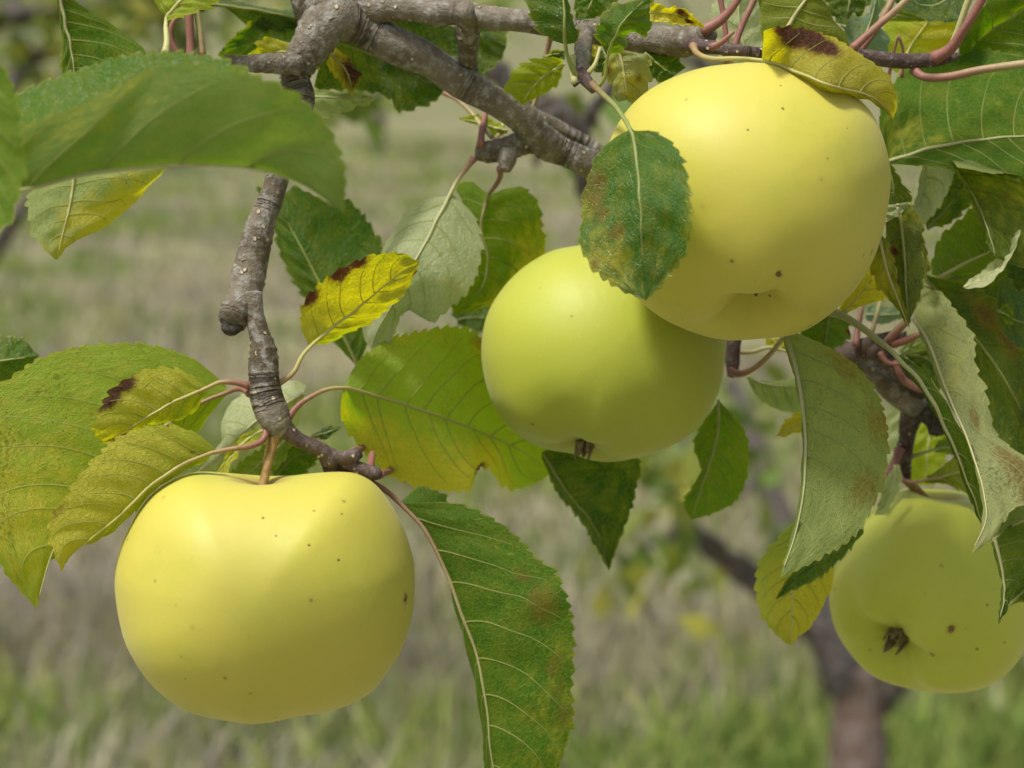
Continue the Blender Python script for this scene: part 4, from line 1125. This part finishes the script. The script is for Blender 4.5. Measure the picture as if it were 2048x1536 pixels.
lf('u', [("1527,62 1545,56 1568,56 1600,58 1625,62 1650,70 1690,86 1722,112 1752,132 1780,160 1796,200 1786,238", [-44, -34, -28, -24, -16, -8]),
         ("1524,118 1560,130 1610,150 1660,172 1710,184 1745,196 1770,216 1786,238", [-22, -30, -40, -44, -36, -10]),
         ("1526,124 1560,140 1605,160 1650,180 1700,192 1740,200 1768,220 1787,239", [-16, -24, -34, -36, -26, -8])],
   stalk=("1386,92 1396,108 1425,118 1470,117", [-6, -18, -22]), col=OL, pale=.10, yel=[(.15, -.5, .3, 1.2), (.4, -.4, .4, 1.1), (.75, -.3, .4, .95)],
   brn=[(.14, -.95, .07, .9), (.22, -.8, .09, 1.1), (.32, -.75, .08, 1.15), (.40, -.72, .06, 1.0)], spk=.5, nv=6, red=.15, cup=.05, label="yellow leaf blotched brown lying over the top of the largest apple")
lf('t', [("1640,-40 1655,10 1672,45", [30]), ("1700,-40 1700,0 1690,50", [28]), ("1760,-40 1742,0 1715,42", [30])], col=DK, pale=.3, nv=4)
lf('t', [("1690,70 1684,52 1722,38 1748,-5", [14]), ("1700,100 1735,60 1755,-10", [10]), ("1720,115 1768,105 1770,75 1760,40 1765,-10", [16, 14])], col=(.16, .24, .17), pale=.6, nv=3, spk=.1, wave=1.2)
stalk_only("1705,98 1750,56 1790,22 1830,-15", [-8, -10, -12], [9, 8, 8], .75)
stalk_only("1718,102 1755,55 1790,-10", [6], [8, 8], .8)
stalk_only("1776,158 1790,95 1798,70", [18, 14], [4, 3], 1.0)
stalk_only("1804,155 1806,105 1798,70", [18, 14], [4, 3], 1.0)
lf('u', [("1770,130 1765,80 1770,50 1790,10", [40]), ("1800,150 1820,95 1858,40 1880,0", [38]), ("1800,175 1850,140 1900,100 1930,50 1925,0", [42])], col=YG, pale=.2, nv=4, yel=[(.6, .6, .4, .9)])
lf('t', [("1940,-30 1936,20 1918,42 1880,44 1848,40 1812,24 1780,-10", [22, 20, 22]), ("1930,-50 1890,0 1850,10 1785,-15", [26]), ("1920,-60 1870,-40 1790,-30", [30])], col=DK, pale=.4, nv=4)
lf('u', [("1770,42 1805,43 1850,42", [26]), ("1785,30 1815,34 1850,41", [26]), ("1798,16 1822,26 1852,40", [26])], col=LG, pale=.3, nv=0, tooth=.2)
stalk_only("1868,116 1900,98 1926,62 1952,20 1975,-20", [4, -4, -8], [13, 11, 10, 10], 1.15)
stalk_only("1902,95 1918,55 1932,15 1945,-20", [8, 2], [7, 8, 9], -.1)
stalk_only("1828,140 1850,154 1900,153 1960,140 2060,126", [4, -4, -10], [9, 10, 9, 9], .75)
lf('u', [("1915,130 1925,70 1960,20 2000,-30", [30, 26]), ("1890,170 1935,108 1970,70 2030,30 2090,-10", [50, 40, 26, 24]), ("1960,150 2030,130 2100,100 2150,40", [30])], col=GR, pale=.08, nv=5, spk=.3)
lf('u', [("1775,325 1760,280 1762,220 1790,165 1830,128 1880,108 1935,103 1962,98 2000,103 2032,116 2090,150 2180,200", [30, 34, 36, 34, 30, 26]),
         ("1778,325 1850,301 1950,282 2060,272 2190,262", [18, 16, 14, 14]), ("1785,330 1850,332 1910,338 1990,348 2080,352 2190,300", [16, 12, 8, 6, 8])],
   col=(.040, .125, .012), pale=.08, yel=[(.12, -.4, .2, .5)], spk=.35, nv=6, rs=1.3, red=-.1, cup=.05, label="broad green leaf filling the right edge beside the largest apple")
lf('t', [("1880,312 1905,336 1930,375 1950,420 1975,480 1992,515", [30, 22, 10, 6]), ("1885,310 1912,336 1944,385 1968,435 1994,516", [28, 18, 6, 4]), ("1915,334 1990,345 2080,370 2140,450 2100,540 1996,518", [0, 6, 12, 16, 8])],
   col=(.085, .135, .014), pale=.5, yel=[(.5, .5, .3, .4)], spk=.7, nv=5, brn=[(.45, .4, .02, .7)])
lf('u', [("1846,320 1838,370 1828,420 1822,432", [36, 30]), ("1852,320 1848,370 1832,425", [38, 24]), ("1868,318 1885,345 1907,340 1902,368 1882,408 1848,446 1832,432", [52, 42, 24])], col=LG, pale=1.0, nv=3, spk=0, wave=.3)
lf('t', [("1850,450 1845,400 1870,350 1900,330", [44]), ("1855,458 1890,420 1920,380 1935,340", [42]), ("1858,459 1900,445 1925,425 1950,395 1955,360", [44])], col=DK, pale=.4, nv=5)
lf('u', [("1862,548 1866,520 1876,490 1892,462 1925,435 1950,405 1958,395", [40, 38]), ("1880,556 1930,526 1990,494 2010,440", [34, 30]), ("1885,558 1940,545 1990,530 2010,450", [36])],
   col=MG, pale=.25, nv=5, spk=.2, rs=1.2, red=.5)
lf('u', [("1925,574 1960,548 2000,512 2025,480 2040,458", [16, 26, 22, 12]), ("1930,576 1968,558 2008,522 2040,459", [8, 16, 14, 10]), ("1936,578 1970,572 2004,540 2030,502 2041,460", [4, 2, 4, 8])], col=LG, pale=1.0, nv=4, spk=0, tooth=.3)
lf('t', [("1990,480 2010,540 2000,600 1990,640", [50]), ("2060,480 2060,560 2050,640", [50]), ("2120,480 2130,560 2120,640", [50])], col=DK, pale=.3, nv=4)
lf('t', [("1850,560 1900,620 1960,640 2020,640", [58]), ("1850,570 1920,600 2000,600 2060,590", [56]), ("1870,560 1960,540 2080,540", [58])], col=DK, pale=.3, nv=4)
lf('t', [("1992,610 1998,568 2012,556 2022,562 2032,582 2060,575", [22]), ("1995,620 2030,640 2070,650", [20]), ("2000,660 2030,690 2080,710", [24])], col=BG, pale=.4, nv=3)
lf('t', [("1998,618 2010,610 2022,616 2028,640", [16]), ("1998,622 2015,630 2026,642", [16]), ("2000,630 2012,645 2026,650", [16])], col=LG, pale=.3, nv=0)
# --- cluster to the right of the big apple
lf('t', [("1752,300 1760,360 1765,420", [20]), ("1770,310 1785,360 1790,418", [20]), ("1775,318 1795,352 1822,392 1812,410 1792,420", [22])], col=(.06, .10, .012), pale=.3, nv=3)
lf('u', [("1765,410 1770,425 1772,445", [16]), ("1795,408 1795,425 1795,445", [14]), ("1815,404 1822,412 1818,430", [16])], col=LG, pale=.9, nv=2, spk=.1)
lf('t', [("1770,445 1772,500 1785,560 1800,610 1816,650", [6, 2]), ("1800,430 1808,500 1812,570 1817,650", [0, -2]), ("1818,408 1840,440 1846,500 1848,560 1838,600 1818,650", [4, 6, 2])],
   col=(.075, .10, .014), pale=.4, yel=[(.1, .6, .2, .4)], brn=[(.3, -.6, .06, .8), (.4, 0, .04, .7)], spk=.8, nv=5)
lf('t', [("1800,415 1830,430 1850,490 1862,540", [16]), ("1810,420 1835,470 1855,545", [14]), ("1815,440 1825,500 1852,560", [14])], col=OL, pale=.3, ye=.3, nv=3, spk=.5)
lf('u', [("1742,500 1738,530 1755,570 1785,608 1802,630 1818,655", [-6, -2]), ("1760,480 1772,535 1792,590 1818,656", [-12, -8, -2]), ("1765,470 1785,510 1795,560 1806,600 1819,656", [-10, -4, -2])],
   col=OL, pale=.10, yel=[(.4, -.3, .5, .6)], brn=[(.5, .95, .05, .8)], spk=.5, nv=4)
lf('u', [("1660,640 1690,600 1720,555 1745,520", [28]), ("1672,640 1715,595 1755,545", [28]), ("1682,632 1720,612 1765,600 1782,582 1765,540", [30])], col=YL, pale=.1, yel=[(.5, .5, .6, 1)], nv=4, spk=.5)
lf('t', [("1600,650 1610,690 1625,700", [24]), ("1660,620 1655,660 1650,700", [22]), ("1690,622 1702,648 1690,680 1660,714", [26])], col=(.07, .16, .02), pale=.3, nv=3, brn=[(.4, 1, .06, .8)])
lf('t', [("1735,610 1770,612 1812,616", [64]), ("1732,630 1770,630 1812,628", [62]), ("1730,640 1765,648 1810,636", [64])], col=(.15, .22, .19), pale=.5, nv=3, tooth=.2)
stalk_only("1712,690 1716,655 1724,612", [50, 56], [8, 7, 7], .9)
stalk_only("1736,690 1748,650 1762,600", [52, 58], [6, 6, 6], .55)
stalk_only("1772,684 1790,660 1812,636", [50, 44], [7, 6, 6], .5)
stalk_only("1780,680 1798,660 1818,640", [48, 40], [8, 8, 7], .9)
stalk_only("1788,686 1812,680 1845,666", [48, 40], [11, 9, 8], .95)
stalk_only("1790,722 1805,756 1835,776 1860,780", [50, 48], [8, 9, 9], 1.25)
stalk_only("1760,705 1775,725 1800,728", [48, 46], [6, 6, 5], 1.0)
lf('u', [("1800,720 1830,705 1860,700", [60]), ("1795,712 1830,690 1860,680", [60]), ("1800,700 1830,670 1860,660", [60])], col=MG, pale=.5, nv=3)
lf('t', [("1810,712 1840,740 1880,780", [54]), ("1815,710 1850,715 1890,750", [54]), ("1825,706 1855,700 1890,700", [54])], col=DK, pale=.3, nv=3)
# --- long pale leaf on the right and its neighbours
lf('t', [("1900,640 1920,720 1960,800 2000,900 2050,960", [52, 44, 40]), ("1850,556 1930,650 2010,760 2080,900", [46, 36, 34]), ("1848,548 1880,556 1922,566 1962,582 2000,612 2030,650 2060,720 2120,860", [46, 38, 36, 36])],
   col=(.040, .085, .014), pale=.4, brn=[(.35, .6, .10, .5), (.5, .7, .10, .55), (.22, .7, .05, .4)], spk=.9, nv=7, vb=.1, label="dark blotched leaf behind the long pale leaf at the right edge")
lf('u', [("1782,702 1815,745 1862,815 1890,865 1912,920 1938,980 1968,1062", [0, -4, -4, 4]), ("1784,704 1850,780 1900,880 1940,980 1970,1064", [-4, -8, -6, 4]), ("1790,702 1860,760 1930,870 1960,960 1972,1066", [2, 8, 10, 8])],
   stalk=("1660,622 1690,634 1730,660 1760,684", [20, 14, 6]), col=GR, pale=.12, brn=[(.6, 0, .06, .35)], spk=.5, nv=5, red=-.4, rs=1.35)
lf('u', [("1822,640 1850,682 1885,775 1915,840 1942,895 1962,965 1970,1030 1964,1072 1945,1104", [22, 0, -18, -32]), ("1826,638 1856,684 1892,780 1922,850 1948,915 1966,985 1972,1040 1946,1105", [20, -4, -22, -34]),
         ("1832,600 1850,582 1880,580 1900,608 1930,650 1950,690 1950,728 1972,786 1990,858 2030,896 2090,940 2080,1010 2045,1014 2020,1026 2002,1050 1984,1076 1947,1106", [30, 24, 10, 0, -4, -14, -34])],
   col=OL, pale=.62, yel=[(.3, .5, .3, .35)], brn=[(.62, .6, .09, .42), (.7, .75, .07, .42), (.45, .5, .05, .38)], spk=.8, nv=7, rs=1.0, red=-.2, cup=.03, wave=1.1, label="long pale buff leaf twisting down over the right hand apple")
lf('u', [("1975,1086 1990,1050 2030,1010", [0]), ("1985,1080 2030,1050 2080,1020", [-2]), ("1990,1078 2020,1082 2048,1070 2090,1060", [2])], col=BG, pale=.45, nv=3)
lf('u', [("1982,1086 1994,1130 2002,1170 2003,1212 1996,1248", [-4, -8]), ("1990,1080 2004,1140 2008,1195 1997,1248", [-6, -10]), ("2020,1050 2080,1060 2070,1130 2038,1162 2022,1196 1998,1249", [-2, -2, -8])], col=(.05, .11, .03), pale=.2, nv=4, spk=.4)
lf('t', [("2015,1205 2040,1160 2080,1120", [8]), ("2020,1210 2045,1185 2080,1150", [6]), ("2024,1208 2055,1200 2090,1170", [8])], col=DK, pale=.3, nv=0)
# --- under the big apple
lf('u', [("1566,676 1580,720 1594,780 1604,850 1607,910 1602,985 1590,1055 1562,1152", [8, 2, -12, -34]), ("1572,672 1592,740 1606,830 1611,900 1606,980 1594,1055 1564,1153", [4, -4, -18, -38]),
         ("1582,660 1640,686 1702,722 1750,782 1770,840 1776,900 1765,962 1745,1012 1724,1052 1690,1086 1640,1116 1566,1154", [8, 14, 14, 6, -10, -38])],
   col=(.085, .140, .026), pale=.50, brn=[(.2, .85, .10, .36), (.4, .95, .08, .36), (.6, .8, .08, .35)], spk=.6, nv=7, rs=1.25, red=.05, cup=.04, label="long grey-green leaf hanging left of the right hand apple")
lf('t', [("1728,1040 1690,1070 1640,1105 1585,1145 1550,1199", [24, 20, 12]), ("1728,1050 1690,1085 1640,1122 1590,1160 1550,1199", [24, 20, 12]), ("1727,1066 1692,1110 1642,1150 1600,1174 1550,1200", [28, 24, 12])], col=GR, pale=.3, nv=3, rs=.6)
lf('u', [("1606,1030 1562,1072 1522,1120 1512,1170 1520,1222 1545,1262 1580,1290", [40, 36, 38]), ("1612,1040 1596,1110 1585,1190 1580,1290", [38, 34, 36]), ("1640,1050 1665,1130 1660,1180 1640,1222 1612,1264 1581,1291", [46, 48, 42])],
   col=YG, pale=.45, yel=[(.75, .3, .4, 1.0), (.6, 1, .4, 1.0)], spk=.7, nv=6, label="yellowing leaf low between the hanging leaf and the right hand apple")
lf('u', [("1434,806 1404,850 1388,880 1390,905 1402,942 1372,994 1368,1015 1382,1037", [64, 58, 56, 58]), ("1438,800 1436,860 1421,920 1401,980 1382,1038", [60, 58, 56, 58]), ("1442,806 1476,840 1496,880 1492,948 1470,1002 1424,1030 1384,1039", [60, 64, 66, 60])],
   col=(.065, .170, .018), pale=.2, spk=.2, nv=7, rs=.9, red=-.3, label="single green leaf hanging from behind the overlapping apples")
lf('u', [("1492,752 1530,765 1565,760 1600,755", [60]), ("1492,754 1530,768 1565,772 1605,770", [58, 54]), ("1494,756 1508,785 1530,805 1562,822 1600,825", [58, 60])], col=MG, pale=.6, nv=4, tooth=.3, rs=.5)
stalk_only("1462,742 1480,748 1510,735 1540,708 1566,676", [58, 50, 40], [9, 8, 7, 6], .7)
stalk_only("1482,704 1505,704 1540,695 1580,705", [58, 56], [5, 5, 4], .3)
lf('u', [("1530,670 1535,690 1560,705", [70]), ("1540,675 1555,690 1575,700", [70]), ("1560,675 1575,690 1590,700", [70])], col=YL, pale=.2, nv=0, tooth=.4)
lf('u', [("1640,810 1600,826 1572,842 1562,858 1550,873", [48]), ("1640,840 1600,850 1551,874", [46]), ("1640,865 1602,864 1580,866 1552,875", [48])], col=YL, pale=.1, yel=[(.5, 0, .7, .9)], nv=3, spk=.5, brn=[(.98, 0, .04, .9)])
# --- spur above the right hand apple
stalk_only("1800,898 1790,925 1770,952 1758,975", [72, 66], [11, 11, 9, 7], 1.1)
lf('u', [("1790,800 1775,840 1772,900 1775,930", [90]), ("1800,790 1805,850 1795,930", [92]), ("1805,800 1825,830 1815,900 1800,940", [92])], col=LG, pale=.85, nv=4, spk=.3)
lf('u', [("1768,960 1765,985 1750,1030", [60]), ("1790,930 1785,970 1760,1030", [60]), ("1800,930 1800,975 1770,1030", [62])], col=LG, pale=.8, nv=2, spk=.1)
lf('u', [("1840,840 1825,880 1818,930 1825,970", [100]), ("1865,830 1855,900 1850,970", [100]), ("1885,840 1895,880 1885,930 1870,970", [102])], col=YG, pale=.3, nv=4, spk=.3)
lf('u', [("1868,898 1885,876 1920,880", [70]), ("1866,900 1890,895 1920,900", [68]), ("1868,902 1900,908 1925,912", [70])], stalk=("1815,916 1840,908", [76, 72]), col=MG, pale=.4, nv=2, red=.2, rs=.8)
lf('u', [("1850,958 1880,935 1912,914 1945,900", [70, 66]), ("1846,962 1880,956 1920,945 1960,940", [66, 60]), ("1850,966 1890,968 1930,985 1970,1000", [66, 58])], stalk=("1796,944 1806,960 1826,964", [70, 68]), col=(.16, .18, .02), pale=.2, nv=4, red=.6, rs=.9, ye=.3)

for o in list(bpy.data.objects):
    if "wloc" in o:
        del o["wloc"]
